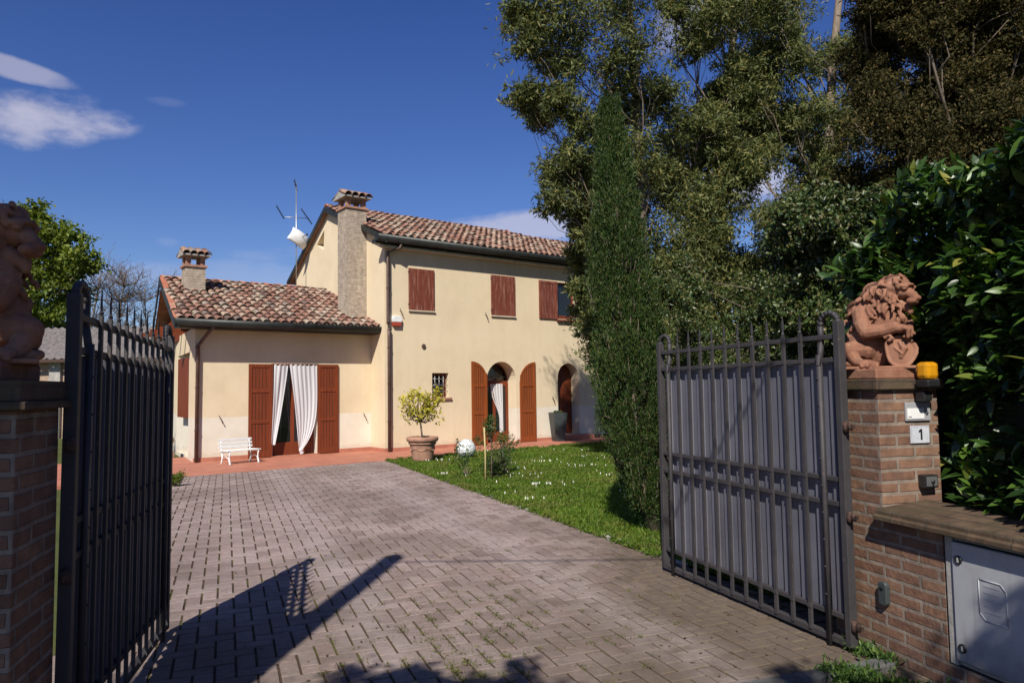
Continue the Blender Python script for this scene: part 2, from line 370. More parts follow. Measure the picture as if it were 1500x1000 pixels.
# ------------------------------------------------------------------ sun and sky
SAZ = Vector((.183, .983, 0)).normalized(); SEL = math.radians(43)
sl = bpy.data.lights.new('sun', 'SUN'); sl.energy = 5.0; sl.angle = math.radians(.55); sl.color = (1., .95, .86)
so = bpy.data.objects.new('sun', sl); COL.objects.link(so)
ldir = SAZ*math.cos(SEL)+Vector((0, 0, -math.sin(SEL))); so.rotation_euler = ldir.to_track_quat('-Z', 'Y').to_euler()
w = bpy.data.worlds.new('World'); scn.world = w; w.use_nodes = True; t = w.node_tree
bg = t.nodes['Background']; sky = t.nodes.new('ShaderNodeTexSky'); sky.sky_type = 'NISHITA'; sky.sun_disc = False
sky.sun_elevation = SEL; sky.sun_rotation = math.atan2(-SAZ.x, -SAZ.y) % (2*PI)
sky.altitude = 50; sky.air_density = 1.; sky.dust_density = .25; sky.ozone_density = 4.
bg.inputs['Strength'].default_value = .075
tcw = t.nodes.new('ShaderNodeTexCoord')
def wn(typ, **kw):
    nd = t.nodes.new(typ)
    for k, v in kw.items(): setattr(nd, k, v)
    return nd
def wmath(op, a, b=0.):
    x = wn('ShaderNodeMath', operation=op)
    for i, v in enumerate((a, b)):
        if isinstance(v, (int, float)): x.inputs[i].default_value = v
        else: t.links.new(v, x.inputs[i])
    return x.outputs[0]
dirv = tcw.outputs['Generated']
nz = wn('ShaderNodeTexNoise'); nz.inputs['Scale'].default_value = 9; nz.inputs['Detail'].default_value = 9; nz.inputs['Roughness'].default_value = .58
mpw = wn('ShaderNodeMapping'); mpw.inputs['Scale'].default_value = (1, 1, 2.1); t.links.new(dirv, mpw.inputs[0]); t.links.new(mpw.outputs[0], nz.inputs['Vector'])
def cloud(u, v, ru, rv, tilt=0., gain=1.):
    """soft elliptical patch of sky around a fixed heading and height"""
    d = ray(u, v).normalized(); rt = Vector((d.y, -d.x, 0)).normalized(); up = rt.cross(d)
    ct, st = math.cos(tilt), math.sin(tilt); e1 = rt*ct+up*st; e2 = up*ct-rt*st
    out = None
    for e, r in ((e1, ru/F), (e2, rv/F)):
        dp = wn('ShaderNodeVectorMath', operation='DOT_PRODUCT'); t.links.new(dirv, dp.inputs[0]); dp.inputs[1].default_value = tuple(e)
        q = wmath('POWER', wmath('ABSOLUTE', wmath('DIVIDE', dp.outputs['Value'], r)), 2.)
        out = q if out is None else wmath('ADD', out, q)
    fw = wn('ShaderNodeVectorMath', operation='DOT_PRODUCT'); t.links.new(dirv, fw.inputs[0]); fw.inputs[1].default_value = tuple(d)
    g = wmath('MULTIPLY', wmath('SUBTRACT', 1., out), wmath('GREATER_THAN', fw.outputs['Value'], .5))
    x = wmath('ADD', g, wmath('MULTIPLY', wmath('SUBTRACT', nz.outputs['Fac'], .5), 3.6))
    mr = wn('ShaderNodeMapRange', interpolation_type='SMOOTHSTEP'); t.links.new(x, mr.inputs[0])
    mr.inputs[1].default_value = .0; mr.inputs[2].default_value = 1.1
    cap = wmath('MINIMUM', wmath('MULTIPLY', wmath('MAXIMUM', wmath('ADD', g, .35), 0.), 3.), 1.)
    return wmath('MULTIPLY', wmath('MULTIPLY', mr.outputs[0], cap), gain)
cl = None
for a in [(50, 178, 105, 34, .18, .66), (0, 94, 75, 13, -.12, .42), (740, 335, 190, 26, .06, .55), (860, 318, 60, 16, .2, .3), (245, 150, 26, 7, 0, .07),
          (1100, 275, 90, 40, 0, .7), (1010, 30, 70, 40, .3, .5), (640, 360, 260, 22, .05, .25), (300, 405, 260, 26, 0, .16), (245, 355, 22, 10, 0, .15), (1240, 310, 70, 40, 0, .5)]:
    c = cloud(*a); cl = c if cl is None else wmath('MAXIMUM', cl, c)
mxw = wn('ShaderNodeMix', data_type='RGBA'); t.links.new(cl, mxw.inputs[0])
gm = wn('ShaderNodeGamma'); gm.inputs[1].default_value = 1.0
tint = wn('ShaderNodeMix', data_type='RGBA', blend_type='MULTIPLY'); tint.inputs[0].default_value = 1.
t.links.new(sky.outputs[0], tint.inputs[6]); 
spw = wn('ShaderNodeSeparateXYZ'); t.links.new(dirv, spw.inputs[0])
trw = wn('ShaderNodeValToRGB'); t.links.new(spw.outputs['Z'], trw.inputs[0]); trw.color_ramp.elements[0].position = .05; trw.color_ramp.elements[0].color = (.80, .84, 1., 1)
trw.color_ramp.elements[1].position = .52; trw.color_ramp.elements[1].color = (.36, .52, .98, 1); e_ = trw.color_ramp.elements.new(.25); e_.color = (.54, .66, 1., 1)
t.links.new(trw.outputs[0], tint.inputs[7])
t.links.new(tint.outputs[2], mxw.inputs[6]); mxw.inputs[7].default_value = (7.0, 6.7, 7.7, 1)
t.links.new(mxw.outputs[2], bg.inputs['Color'])
scn.view_settings.view_transform = 'Standard'; scn.view_settings.look = 'None'; scn.view_settings.exposure = .36; scn.view_settings.gamma = 1.
scn.cycles.max_bounces = 5; scn.cycles.diffuse_bounces = 2; scn.cycles.transparent_max_bounces = 4

# ------------------------------------------------------------------ ground, drive, lawn, terrace
def st(o): return tag(o, kind='structure')
b = MB(); b.add([(-400, -300, -.05), (400, -300, -.05), (400, 700, -.05), (-400, 700, -.05)], [(0, 1, 2, 3)]); st(b.build('ground', M['field_grass']))
b = MB(); b.add([(-60, -9, -.03), (60, -9, -.03), (60, -.2, -.03), (-60, -.2, -.03)], [(0, 1, 2, 3)]); st(b.build('road', M['asphalt']))
L0 = Vector((-2.749, 16.16, 0)); LD = Vector((1.308+2.749, 6.765-16.16, 0)).normalized(); LN = Vector((-LD.y, LD.x, 0))   # LN points to the lawn side (+x)
if LN.x < 0: LN = -LN
G0 = gnd(247, 703); P1 = Vector((-.364, .931, 0)).normalized(); P2 = Vector((P1.y, -P1.x, 0)); GN = -P2
def clip(poly, p0, n):
    out = []; m = len(poly)
    for i in range(m):
        a, c = poly[i], poly[(i+1) % m]; da = (a-p0).dot(n); dc = (c-p0).dot(n)
        if da <= 0: out.append(a)
        if (da < 0 < dc) or (dc < 0 < da): out.append(a+(c-a)*(da/(da-dc)))
    return out
drv = [Vector((-9, -.2, 0)), Vector((4, -.2, 0)), Vector((4, 17, 0)), Vector((-9, 17, 0))]
TN = B.copy(); T0 = O-B*1.90
for p0, n in ((L0, LN), (G0, GN), (T0, TN)): drv = clip(drv, p0, n)
b = MB(); b.add([(p.x, p.y, -.009) for p in drv], [tuple(range(len(drv)))]); st(b.build('driveway_bed', M['joint_sand']))
b = MB(); W_ = .112; orig = Vector((2.3, 2.6, 0)); rr = random.Random(3)
def world_g(i, j): return orig+P2*(i*W_)+P1*(j*W_)
for i in range(-75, 12):
    for j in range(-12, 150):
        r = (i-j) % 4
        if r == 0: x0, y0, x1, y1 = i, j, i+2, j+1
        elif r == 3: x0, y0, x1, y1 = i, j, i+1, j+2
        else: continue
        c = world_g((x0+x1)/2, (y0+y1)/2)
        if c.y < .0 or c.y > 17 or abs(c.x) > 9: continue
        if (c-L0).dot(LN) > .15 or (c-G0).dot(GN) > .12 or (c-T0).dot(TN) > .15: continue
        gp = .062
        q = [world_g(x0+gp, y0+gp), world_g(x1-gp, y0+gp), world_g(x1-gp, y1-gp), world_g(x0+gp, y1-gp)]
        for p0, n in ((L0, LN), (G0, GN), (T0, TN)):
            if q: q = clip(q, p0, n)
        if len(q) < 3: continue
        h = rr.uniform(-.003, .0025); tx, ty = rr.uniform(-.012, .012), rr.uniform(-.012, .012)
        cen = sum(q, Vector())/len(q); m = len(q)
        zt = lambda p: h+(p.x-cen.x)*tx+(p.y-cen.y)*ty
        inn = [cen+(p-cen)*.955 for p in q]
        vs = [(p.x, p.y, zt(p)) for p in inn]+[(p.x, p.y, zt(p)-.004) for p in q]+[(p.x, p.y, -.02) for p in q]
        b.add(vs, [tuple(range(m))]+[(k+m, (k+1) % m+m, (k+1) % m, k) for k in range(m)]+[(k+2*m, (k+1) % m+2*m, (k+1) % m+m, k+m) for k in range(m)])
st(b.build('driveway', M['paver']))
# edging strip between drive and lawn
b = MB()
for k in range(11):
    p = L0+LD*(k*1.0+.02); q = L0+LD*(min(k*1.0+.985, 10.6)); e = LN*.045
    off = LN*rr.uniform(.0, .012); z = rr.uniform(.012, .022)
    vs = [p+off, q+off, q+e+off, p+e+off]
    b.add([(v.x, v.y, -.03) for v in vs]+[(v.x, v.y, z) for v in vs], [(4, 5, 6, 7), (0, 1, 5, 4), (1, 2, 6, 5), (2, 3, 7, 6), (3, 0, 4, 7)])
st(b.build('kerb_strip', M['concrete_trim'], bevel=.004))
# lawn sheet
def hp(a, bb, z=0.): return HOUSE @ Vector((a, bb, z))
lawn = [L0+LN*.05, hp(.5, -1.9), hp(2., -1.72), hp(14, -1.72), Vector((13, 18, 0)), Vector((13, 5.0, 0)), Vector((2.6, 4.6, 0)), L0+LD*10.4+LN*.05]
lv = [(p.x, p.y, .0) for p in lawn]
b = MB(); b.add(lv, [tuple(range(len(lv)))[::-1]]); st(b.build('lawn', M['lawn_soil']))
# terrace
b = MB(); b.T = None
b.prism([(-9., -1.88), (.45, -1.88), (.5, -1.68), (13, -1.68), (13, .3), (-9, 3.)], 'z', -.06, .012)
o = b.build('terrace', M['terracotta_floor'], bevel=.006); o.matrix_world = HOUSE; st(o)

# blades of grass (lawn) as one mesh
def tri_mesh(name, V, mat, per, parent=None, faces=None, smooth=False):
    """V: (n, per, 3) vertices; faces: index template"""
    n = V.shape[0]; me = bpy.data.meshes.new(name); V = V.reshape(-1, 3)
    ft = [np.array(f) for f in faces]; loops = []; starts = []; tot = 0
    base = (np.arange(n)*per)[:, None]
    L = np.concatenate([base+f[None, :] for f in ft], axis=1)
    sizes = np.array([len(f) for f in ft]); ls = np.tile(sizes, n); stt = np.concatenate([[0], np.cumsum(ls)[:-1]])
    me.vertices.add(len(V)); me.vertices.foreach_set('co', V.astype(np.float32).ravel())
    me.loops.add(L.size); me.loops.foreach_set('vertex_index', L.astype(np.int32).ravel())
    me.polygons.add(len(ls)); me.polygons.foreach_set('loop_start', stt.astype(np.int32)); me.polygons.foreach_set('loop_total', ls.astype(np.int32))
    if smooth: me.polygons.foreach_set('use_smooth', np.ones(len(ls), dtype=bool))
    me.update(calc_edges=True); me.validate()
    o = bpy.data.objects.new(name, me); COL.objects.link(o); me.materials.append(mat)
    if parent: o.parent = parent
    return o
def inpoly(X, Y, poly):
    ins = np.zeros(len(X), bool); n = len(poly)
    for i in range(n):
        x0, y0 = poly[i][:2]; x1, y1 = poly[(i+1) % n][:2]
        c = ((y0 > Y) != (y1 > Y)) & (X < (x1-x0)*(Y-y0)/(y1-y0+1e-12)+x0); ins ^= c
    return ins
def grass(name, poly, n, hh, label, bias=1.6, box=None):
    xs = [p[0] for p in poly]; ys = [p[1] for p in poly]
    X = RNG.uniform(min(xs), max(xs), n*3); Y = min(ys)+(max(ys)-min(ys))*RNG.uniform(0, 1, n*3)**bias
    k = inpoly(X, Y, poly); X = X[k][:n]; Y = Y[k][:n]; n = len(X)
    P = np.stack([X, Y, np.zeros(n)], 1); cl_ = .6+.6*np.sin(X*3.1+np.cos(Y*2.3)*2)*np.sin(Y*2.7+X)*.5+.3*RNG.random(n)
    h = hh*(.5+.8*RNG.random(n))*cl_; a = RNG.uniform(0, 2*PI, n)
    wv = np.stack([np.cos(a), np.sin(a), 0*a], 1)*(.0035+.0045*RNG.random(n))[:, None]*(1+Y[:, None]*.07)
    ln = np.stack([RNG.normal(0, .45, n), RNG.normal(0, .45, n), np.ones(n)], 1)*h[:, None]
    V = np.stack([P-wv, P+wv, P+ln*.6+wv*.7, P+ln*[1.25, 1.25, 1.]], 1)
    o = tri_mesh(name, V, M['grass_blade'], 4, faces=[(0, 1, 2, 3)]); tag(o, label, 'grass', kind='stuff'); return o
vis_lawn = [tuple((L0+LN*.05)[:2]), tuple(hp(.5, -1.9)[:2]), tuple(hp(2., -1.70)[:2]), tuple(hp(8, -1.70)[:2]), (5.5, 12), (3.2, 5.2), (1.9, 5.4), tuple((L0+LD*10.4+LN*.05)[:2])]
grass('lawn_grass', vis_lawn, 150000, .05, 'short green lawn between the brick paved drive and the house', 1.5)
# daisies
def daisies(n):
    C = []
    cen = [(RNG.uniform(-2.2, 3.), RNG.uniform(9, 18.5), RNG.uniform(.08, .4)) for _ in range(22)]
    P = []
    for _ in range(n):
        if RNG.random() < .92: cx, cy, r = cen[RNG.integers(len(cen))]; P.append((cx+RNG.normal(0, r), cy+RNG.normal(0, r*.7)))
        else: P.append((RNG.uniform(-2.5, 3.5), RNG.uniform(7, 19)))
    P = np.array(P); k = inpoly(P[:, 0], P[:, 1], vis_lawn); P = P[k]; n = len(P)
    r = RNG.uniform(.004, .008, n); a = RNG.uniform(0, 6.28, (n, 1))+np.arange(6)[None, :]*PI/3
    V = np.stack([P[:, :1]+np.cos(a)*r[:, None], P[:, 1:]+np.sin(a)*r[:, None]*.8, .05+.02*np.sin(a)+0*a], 2)
    o = tri_mesh('daisies', V, M['daisy_petal'], 6, faces=[(0, 1, 2, 3, 4, 5)])
    tag(o, 'small white daisies scattered through the short lawn grass', 'flowers', kind='stuff')
daisies(170)

# ------------------------------------------------------------------ foliage engine
def orient(n, up=0., spread=1.):
    d = RNG.normal(0, 1, (n, 3))*spread; d[:, 2] += up
    d /= np.linalg.norm(d, axis=1)[:, None]+1e-9
    s = np.cross(d, RNG.normal(0, 1, (n, 3))); s /= np.linalg.norm(s, axis=1)[:, None]+1e-9
    return d, s
def leaves(name, P, l, wd, mat, parent=None, up=0., spread=1., fold=.25, dirs=None):
    P = np.asarray(P); n = len(P)
    d, s = orient(n, up, spread) if dirs is None else dirs
    L = (l*RNG.uniform(.6, 1.3, n))[:, None]; Wd = (wd*RNG.uniform(.7, 1.2, n))[:, None]
    nn = np.cross(d, s)
    V = np.stack([P, P+d*L*.45+s*Wd*.5+nn*Wd*fold, P+d*L, P+d*L*.45-s*Wd*.5+nn*Wd*fold], 1)
    return tri_mesh(name, V, mat, 4, parent, faces=[(0, 1, 2), (0, 2, 3)])
def big_leaves(name, P, D, S, l, wd, mat, parent=None):
    """curved pointed laurel leaves with a folded midrib"""
    n = len(P); P = np.asarray(P); q_ = RNG.uniform(.45, 1.25, n); L = (l*q_)[:, None]; Wd = (wd*(q_*.6+.4)*RNG.uniform(.8, 1.1, n))[:, None]
    Nn = np.cross(D, S); bend = RNG.uniform(.05, .35, n)[:, None]
    rows = [(0., .06), (.18, .62), (.45, 1.), (.75, .72), (1., .02)]; V = []
    for t_, w_ in rows:
        c = P+D*L*t_-Nn*L*bend*t_*t_
        V += [c-S*Wd*.5*w_+Nn*Wd*.12*w_, c, c+S*Wd*.5*w_+Nn*Wd*.12*w_]
    V = np.stack(V, 1); fs = []
    for r in range(4):
        a = r*3; fs += [(a, a+1, a+4, a+3), (a+1, a+2, a+5, a+4)]
    return tri_mesh(name, V, mat, 15, parent, faces=fs, smooth=True)
def in_ell(n, c, r, shell=.0):
    d = RNG.normal(0, 1, (n, 3)); d /= np.linalg.norm(d, axis=1)[:, None]
    q = (shell+(1-shell)*RNG.random(n)**(1/3.))[:, None]; return np.asarray(c)+d*q*np.asarray(r)
def clump(c, r, nsub, nper, sub=.3):
    """leaf positions: sub-clumps spread in an ellipsoid"""
    cs = np.asarray(c)+np.clip(RNG.normal(0, .56, (nsub, 3)), -1.35, 1.35)*np.asarray(r); P = []
    rm = np.mean(r)
    for q in cs:
        rs = rm*sub*RNG.uniform(.6, 1.4); P.append(q+RNG.normal(0, 1, (nper, 3))*rs*np.array([.55, .55, .45]))
    return np.concatenate(P), cs
def limb(b, p, q, r0, r1, wob=.06, n=6, seg=6):
    p = Vector(p); q = Vector(q); L = (q-p).length; pts = []; rs = []
    o1 = Vector(RNG.normal(0, wob*L, 3)); o2 = Vector(RNG.normal(0, wob*L*.5, 3))
    for i in range(seg+1):
        t_ = i/seg; pts.append(p.lerp(q, t_)+o1*math.sin(PI*t_)+o2*math.sin(2*PI*t_)+Vector((0, 0, -L*.06*math.sin(PI*t_)))); rs.append(r0+(r1-r0)*t_)
    b.tube(pts, rs, n); return pts

def tree(name, base, trunk_top, clusters, leafmat, barkmat, nsub, nper, l, wd, label, cat='tree', group=None, r0=.22, up=-.3, sub=.33, twigs=5, forks=(.35, .6, .8)):
    root = empty(name, base, 0, label, cat, group); base = Vector(base); tt = Vector(trunk_top)
    b = MB(); tp = limb(b, (0, 0, -.1), tt-base, r0, r0*.35, .02, 10, 10); P = []
    for (c, r) in clusters:
        c = Vector(c); k = min(len(tp)-1, max(2, int(len(tp)*min(1, max(.2, (c.z-base.z)/(tt.z-base.z)*.92-.06)))))
        s = tp[k]; lp = limb(b, s, c-base, r0*.15, r0*.045, .09, 6, 7)
        pts, cs = clump(c-base, r, nsub, nper, sub); P.append(pts)
        for q in cs[:twigs]: limb(b, lp[4+random.randrange(3)], q, r0*.045, .005, .08, 4, 3)
    b.build('trunk', M[barkmat], root)
    leaves('crown', np.concatenate(P), l, wd, M[leafmat], root, up=up)
    return root

# ---- eucalyptus trees
gaps = [(1015, 112, 26), (1152, 238, 15), (1228, 140, 13), (1325, 112, 20), (1278, 222, 16), (1100, 345, 9), (968, 40, 20), (960, 200, 10), (885, 118, 16), (1118, 282, 10), (1208, 20, 14), (1190, 50, 8), (1085, 470, 12), (850, 70, 12), (1260, 30, 8), (1075, 60, 9), (845, 205, 10), (1000, 330, 9), (1150, 130, 9)]
def okc(u, v, r, lim=.95):
    return all(math.hypot(u-gu, v-gv) > gr+r*lim for gu, gv, gr in gaps)
def mkcl(lst, y, jit=1.):
    out = []
    for (u, v, r) in lst:
        yy = y+random.uniform(-jit, jit); c = at(u, v, yy); k = yy/F
        out.append((c, (r*k*1.05, r*k*1.05, r*k*.85)))
    return out
left_c = [(790, 30, 42), (840, 20, 48), (895, 30, 50), (772, 62, 26), (822, 70, 40), (930, 80, 45), (770, 140, 22), (790, 165, 22), (815, 150, 24), (835, 105, 36), (850, 178, 26),
          (838, 228, 22), (812, 255, 26), (845, 275, 28), (815, 295, 22), (862, 250, 22), (900, 110, 34), (905, 170, 36), (925, 230, 40), (885, 210, 26), (940, 150, 36), (800, -30, 45), (870, -40, 60), (855, 300, 18), (765, 20, 22), (930, -20, 50), (868, 345, 24), (852, 372, 18), (862, 425, 20), (850, 330, 16), (876, 470, 22)]
g = at(946, 640, 15.3); b0 = Vector((2.85, 15.3, 0))
tree('eucalyptus_tree', b0, at(915, -60, 15.6), mkcl(left_c, 14.6, .9), 'eucalyptus_leaf', 'bark', 50, 33, .135, .033, 'tall eucalyptus directly behind the narrow cypress, its leafy boughs reaching left over the tiled roof', r0=.16, twigs=6)
def fillc(u0, u1, v0, v1, n, rmin, rmax, lim=.95):
    out = []; tries = 0
    while len(out) < n and tries < 20000:
        tries += 1; u = random.uniform(u0, u1); v = random.uniform(v0, v1); r = random.uniform(rmin, rmax)
        if okc(u, v, r, lim) and all(math.hypot(u-a, v-c) > (r+q)*.34 for a, c, q in out): out.append((u, v, r))
    return out
mid_c = fillc(960, 1110, 0, 500, 46, 26, 44)+[(1012, 62, 24), (1040, 20, 30), (990, 10, 22)]
tree('eucalyptus_tree', (5.2, 16.8, 0), at(1085, -40, 17.2), mkcl(mid_c, 16.5, 1.2), 'eucalyptus_leaf', 'pale_bark', 50, 33, .135, .033, 'middle eucalyptus with a pale upright trunk, seen above the open right gate leaf', r0=.2, twigs=4)
mid_d = fillc(1100, 1300, 0, 420, 54, 26, 46)
tree('eucalyptus_tree', (6.4, 16.0, 0), at(1235, -60, 17.), mkcl(mid_d, 16.2, 1.2), 'eucalyptus_leaf', 'pale_bark', 50, 33, .135, .033, 'leaning eucalyptus with pale forked boughs between the middle eucalyptus and the dark tree', r0=.2, twigs=4)
# boughs below, weeping foliage behind cypress
low_c = fillc(880, 1050, 250, 560, 26, 24, 44, .5)+[(862, 400, 20), (858, 450, 18), (870, 360, 22), (880, 500, 22), (850, 420, 12)]
tree('bushy_tree', (2.4, 16.6, 0), at(950, 300, 16.6), mkcl(low_c, 15.9, .5), 'eucalyptus_leaf', 'bark', 42, 36, .12, .034, 'bushy olive tree filling the gap behind the cypress, beside the house end', r0=.12, twigs=4)
dk = fillc(1255, 1560, -10, 290, 56, 30, 50, .5)
tree('evergreen_oak', (5.6, 9.6, 0), at(1420, -120, 9.6), mkcl(dk, 9.4, .8), 'dark_oak_leaf', 'bark', 56, 88, .06, .022, 'dark brownish evergreen tree towering over the glossy laurel hedge', r0=.22, twigs=6)
lowb = fillc(1000, 1240, 400, 545, 24, 20, 36, .4)
tree('thicket_shrub', (4.2, 13.2, 0), at(1110, 430, 13.2), mkcl(lowb, 13., .5), 'broad_leaf', 'bark', 34, 50, .07, .036, 'loose olive and brown shrub showing just above the spikes of the right gate leaf', 'shrub', r0=.07, twigs=6)
br = fillc(1150, 1345, 300, 560, 34, 24, 40, .2)
tree('photinia_shrub', (3.6, 7.6, 0), at(1250, 330, 7.6), mkcl(br, 7.3, .5), 'broad_leaf', 'bark', 46, 52, .055, .03, 'dense shrub of small light green leaves between the right gate leaf and the lion', 'shrub', r0=.07, twigs=4)

# far rows of trees that close the view
def far_tree(name, x, y, h, r, mat, label, group='trees far behind the garden', n=14):
    cs = [((x+random.uniform(-r, r)*.8, y+random.uniform(-r, r)*.5, h*random.uniform(.35, .9)), (r*.5, r*.5, r*.42)) for _ in range(n)]
    return tree(name, (x, y, 0), (x, y, h*.8), cs, mat, 'bark', 16, 36, .30, .16, label, group=group, r0=.2, twigs=2, up=0)

# ---- green tree and bare trees on the far left
gl_ = [(60, 330, 28), (90, 345, 28), (115, 375, 24), (50, 370, 30), (80, 385, 30), (105, 405, 24), (60, 415, 30), (40, 320, 20), (95, 440, 26), (55, 455, 28), (20, 330, 30), (10, 390, 40), (75, 470, 22), (128, 390, 10), (-40, 340, 50), (-40, 420, 50)]
k = 34.
tree('broadleaf_tree', (-22.5, 34, 0), at(45, 330, 34), mkcl(gl_, 33.5, 1.5), 'spring_leaf', 'bark', 26, 45, .20, .13, 'rounded bright green tree behind the left lion and the outbuilding', r0=.35, twigs=4)
def bare(base, top, label, n=60, spread=1.5, group='bare trees beyond the outbuilding'):
    root = empty('bare_tree', base, 0, label, 'tree', group); b = MB(); base = Vector(base); top = Vector(top)-base
    tp = limb(b, (0, 0, 0), top, .12, .03, .02, 6, 10); P = []
    for i in range(n):
        s = tp[random.randrange(3, 10)]; q = s+Vector((random.gauss(0, spread), random.gauss(0, spread), random.uniform(.4, 1.8)))
        lp = limb(b, s, q, .035, .01, .05, 4, 5)
        for _ in range(12):
            s2 = lp[random.randrange(1, 6)]; q2 = s2+Vector((random.gauss(0, .45), random.gauss(0, .45), random.uniform(.2, .9)))
            lp2 = limb(b, s2, q2, .014, .006, .06, 3, 3)
            P += [tuple(x+Vector(RNG.normal(0, .08, 3))) for x in (lp2[1], lp2[2], lp2[3], lp2[3])]
    b.build('trunk', M['bark'], root); leaves('buds', np.array(P), .07, .05, M['brown_leaf'], root)
bare((-23.5, 44, 0), at(185, 395, 44), 'bare twiggy tree between the green tree and the annex roof, the taller one')
bare((-25.3, 43, 0), at(148, 400, 43), 'bare twiggy tree standing next to the rounded green tree', 50)
bare((-22.3, 45, 0), at(212, 420, 45), 'low bare twiggy tree closest to the annex gable', 45, 1.2)

# ---- cypress
def cypress():
    base = Vector((1.62, 7.95, 0)); root = empty('cypress_tree', base, 0, 'narrow dark green cypress on the lawn edge behind the sunlit gate leaf', 'tree')
    prof = [(.0, .13), (.25, .20), (.56, .30), (.9, .37), (1.3, .41), (1.7, .41), (2.05, .39), (2.8, .31), (3.5, .22), (4.0, .145), (4.3, .10), (4.6, .055), (5.0, .015)]
    H = 4.72
    def rad(z): return np.interp(z, [p[0] for p in prof], [p[1] for p in prof])
    def cx(z): return np.interp(z, [0, .3, .6, 1.3, 2.05, 2.8, 3.5, 5.], [-.10, -.18, -.25, -.32, -.35, -.41, -.46, -.50])
    b = MB(); b.tube([(cx(z), 0, z) for z in np.linspace(-.05, 4.6, 12)], [.07*(1-z/5.2)+.006 for z in np.linspace(0, 4.6, 12)], 8)
    P = []; D = []
    for i in range(1650):
        z = H*RNG.random()**.85*.97+.02; th = RNG.uniform(0, 2*PI); R_ = rad(z)*RNG.uniform(.66, 1.04)*(1+.16*math.sin(th*3+z*4)+.1*math.sin(th*7-z*9))
        L = RNG.uniform(.20, .40)*(1-.45*z/H); p0 = np.array([cx(z)+R_*.82*math.cos(th), R_*.82*math.sin(th), z])
        dd = np.array([math.cos(th)*.28, math.sin(th)*.28, 1.]); dd += RNG.normal(0, .1, 3)
        dd /= np.linalg.norm(dd); n = 110; tt = RNG.random(n)
        q = p0+dd*(tt*L)[:, None]+RNG.normal(0, 1, (n, 3))*(.035*(1.1-tt))[:, None]
        P.append(q); D.append(np.tile(dd, (n, 1))+RNG.normal(0, .42, (n, 3)))
        if i % 4 == 0: b.tube([(cx(z*.9), 0, z*.9), tuple(p0), tuple(p0+dd*L*.8)], [.012, .008, .003], 4)
    P = np.concatenate(P); D = np.concatenate(D); D /= np.linalg.norm(D, axis=1)[:, None]
    S = np.cross(D, RNG.normal(0, 1, D.shape)); S /= np.linalg.norm(S, axis=1)[:, None]
    b.build('trunk', M['bark'], root)
    leaves('crown', P, .045, .0095, M['cypress_leaf'], root, dirs=(D, S))
cypress()

# ------------------------------------------------------------------ house
house = bpy.data.objects.new('farmhouse', None); COL.objects.link(house); house.matrix_world = HOUSE
tag(house, 'two storey cream farmhouse with tiled roof, low annex, dark red shutters and two arched doorways', 'house')
def arch_pts(a0, a1, z0, ztop, n=14):
    r = (a1-a0)/2; cx = (a0+a1)/2; zs = ztop-r
    return [(a0, z0), (a1, z0)]+[(cx+r*math.cos(PI*i/n), zs+r*math.sin(PI*i/n)) for i in range(n+1)]
MR_B, MR_Z = 3.42, 6.88; MS = (MR_Z-5.36)/(MR_B+.30)   # main ridge and front slope
b = MB(); b.prism([(0, -.05), (6.0, -.05), (6.0, 5.2), (MR_B, MR_Z-.08), (0, 5.36+MS*.3-.10)], 'x', 0, 12.5)
mainw = b.build('wall', M['plaster'])
cs = []
def cutter(pts, b0, b1):
    c = MB().prism(pts, 'y', b0, b1).build('c'); cs.append(c)
cutter(arch_pts(3.13, 4.145, .012, 2.295), -.2, .50); cutter(arch_pts(5.715, 6.56, .14, 2.27), -.2, .42)
cutter([(1.375, 1.335), (1.885, 1.335), (1.885, 1.975), (1.375, 1.975)], -.2, .30)
cutter([(5.74, 3.60), (6.45, 3.60), (6.45, 4.70), (5.74, 4.70)], -.2, .25)
# triangular niche in the gable
nt = MB().prism([(3.78, 6.28), (4.34, 5.93), (3.83, 5.68)], 'x', -.2, .35).build('c'); cs.append(nt)
cut(mainw, cs); mainw.parent = house; mainw['label'] = 'cream plastered wall of the two storey block'
# annex walls
b = MB(); SK = .12
AR_B, AR_Z = 3.85, 4.50; AS = (AR_Z-3.10)/(AR_B-.28)
b.prism([(-4.31, .75), (-.002, .75), (-.002, 5.9), (-4.31+SK*5.15, 5.9)], 'z', -.05, 3.02)
annw = b.build('annex_wall', M['plaster'], None); cs = []
cutter([(-2.555, .014), (-1.47, .014), (-1.47, 2.215), (-2.555, 2.215)], .4, 1.15)
c = MB().box(-5, 1.75, .05, -3.9, 5.2, 2.5).build('c'); cs.append(c)
cut(annw, cs); annw.parent = house
# annex gable (dark recessed boards below the verge)
b = MB(); b.prism([(.80, 2.90), (5.9, 2.90), (AR_B, AR_Z-.14)], 'x', -3.95, -3.8); b.build('gable_panel', M['red_wood'], house)
b = MB(); b.box(-4.08, 1.76, .95, -4.02, 3.3, 2.4); b.build('side_shutter', M['red_wood'], house)
b = MB()
for bb in (1.2, 2.2, 3.2, 4.4): MB().box(-4.75, bb, 3.02, -3.9, bb+.08, 3.12).build('rafter', M['red_wood'], house)
# skirting
for q_ in ((.0, -.018, .012, 3.13, 0.004, .10), (4.145, -.018, .012, 5.7, .004, .10), (6.57, -.018, .012, 12, .004, .1), (-.018, -.018, .0125, .004, .748, .101), (-4.325, .732, .012, -2.60, .754, .105), (-1.43, .732, .012, -.02, .754, .105)):
    MB().box(*q_).build('skirting', M['terracotta_floor'], house)

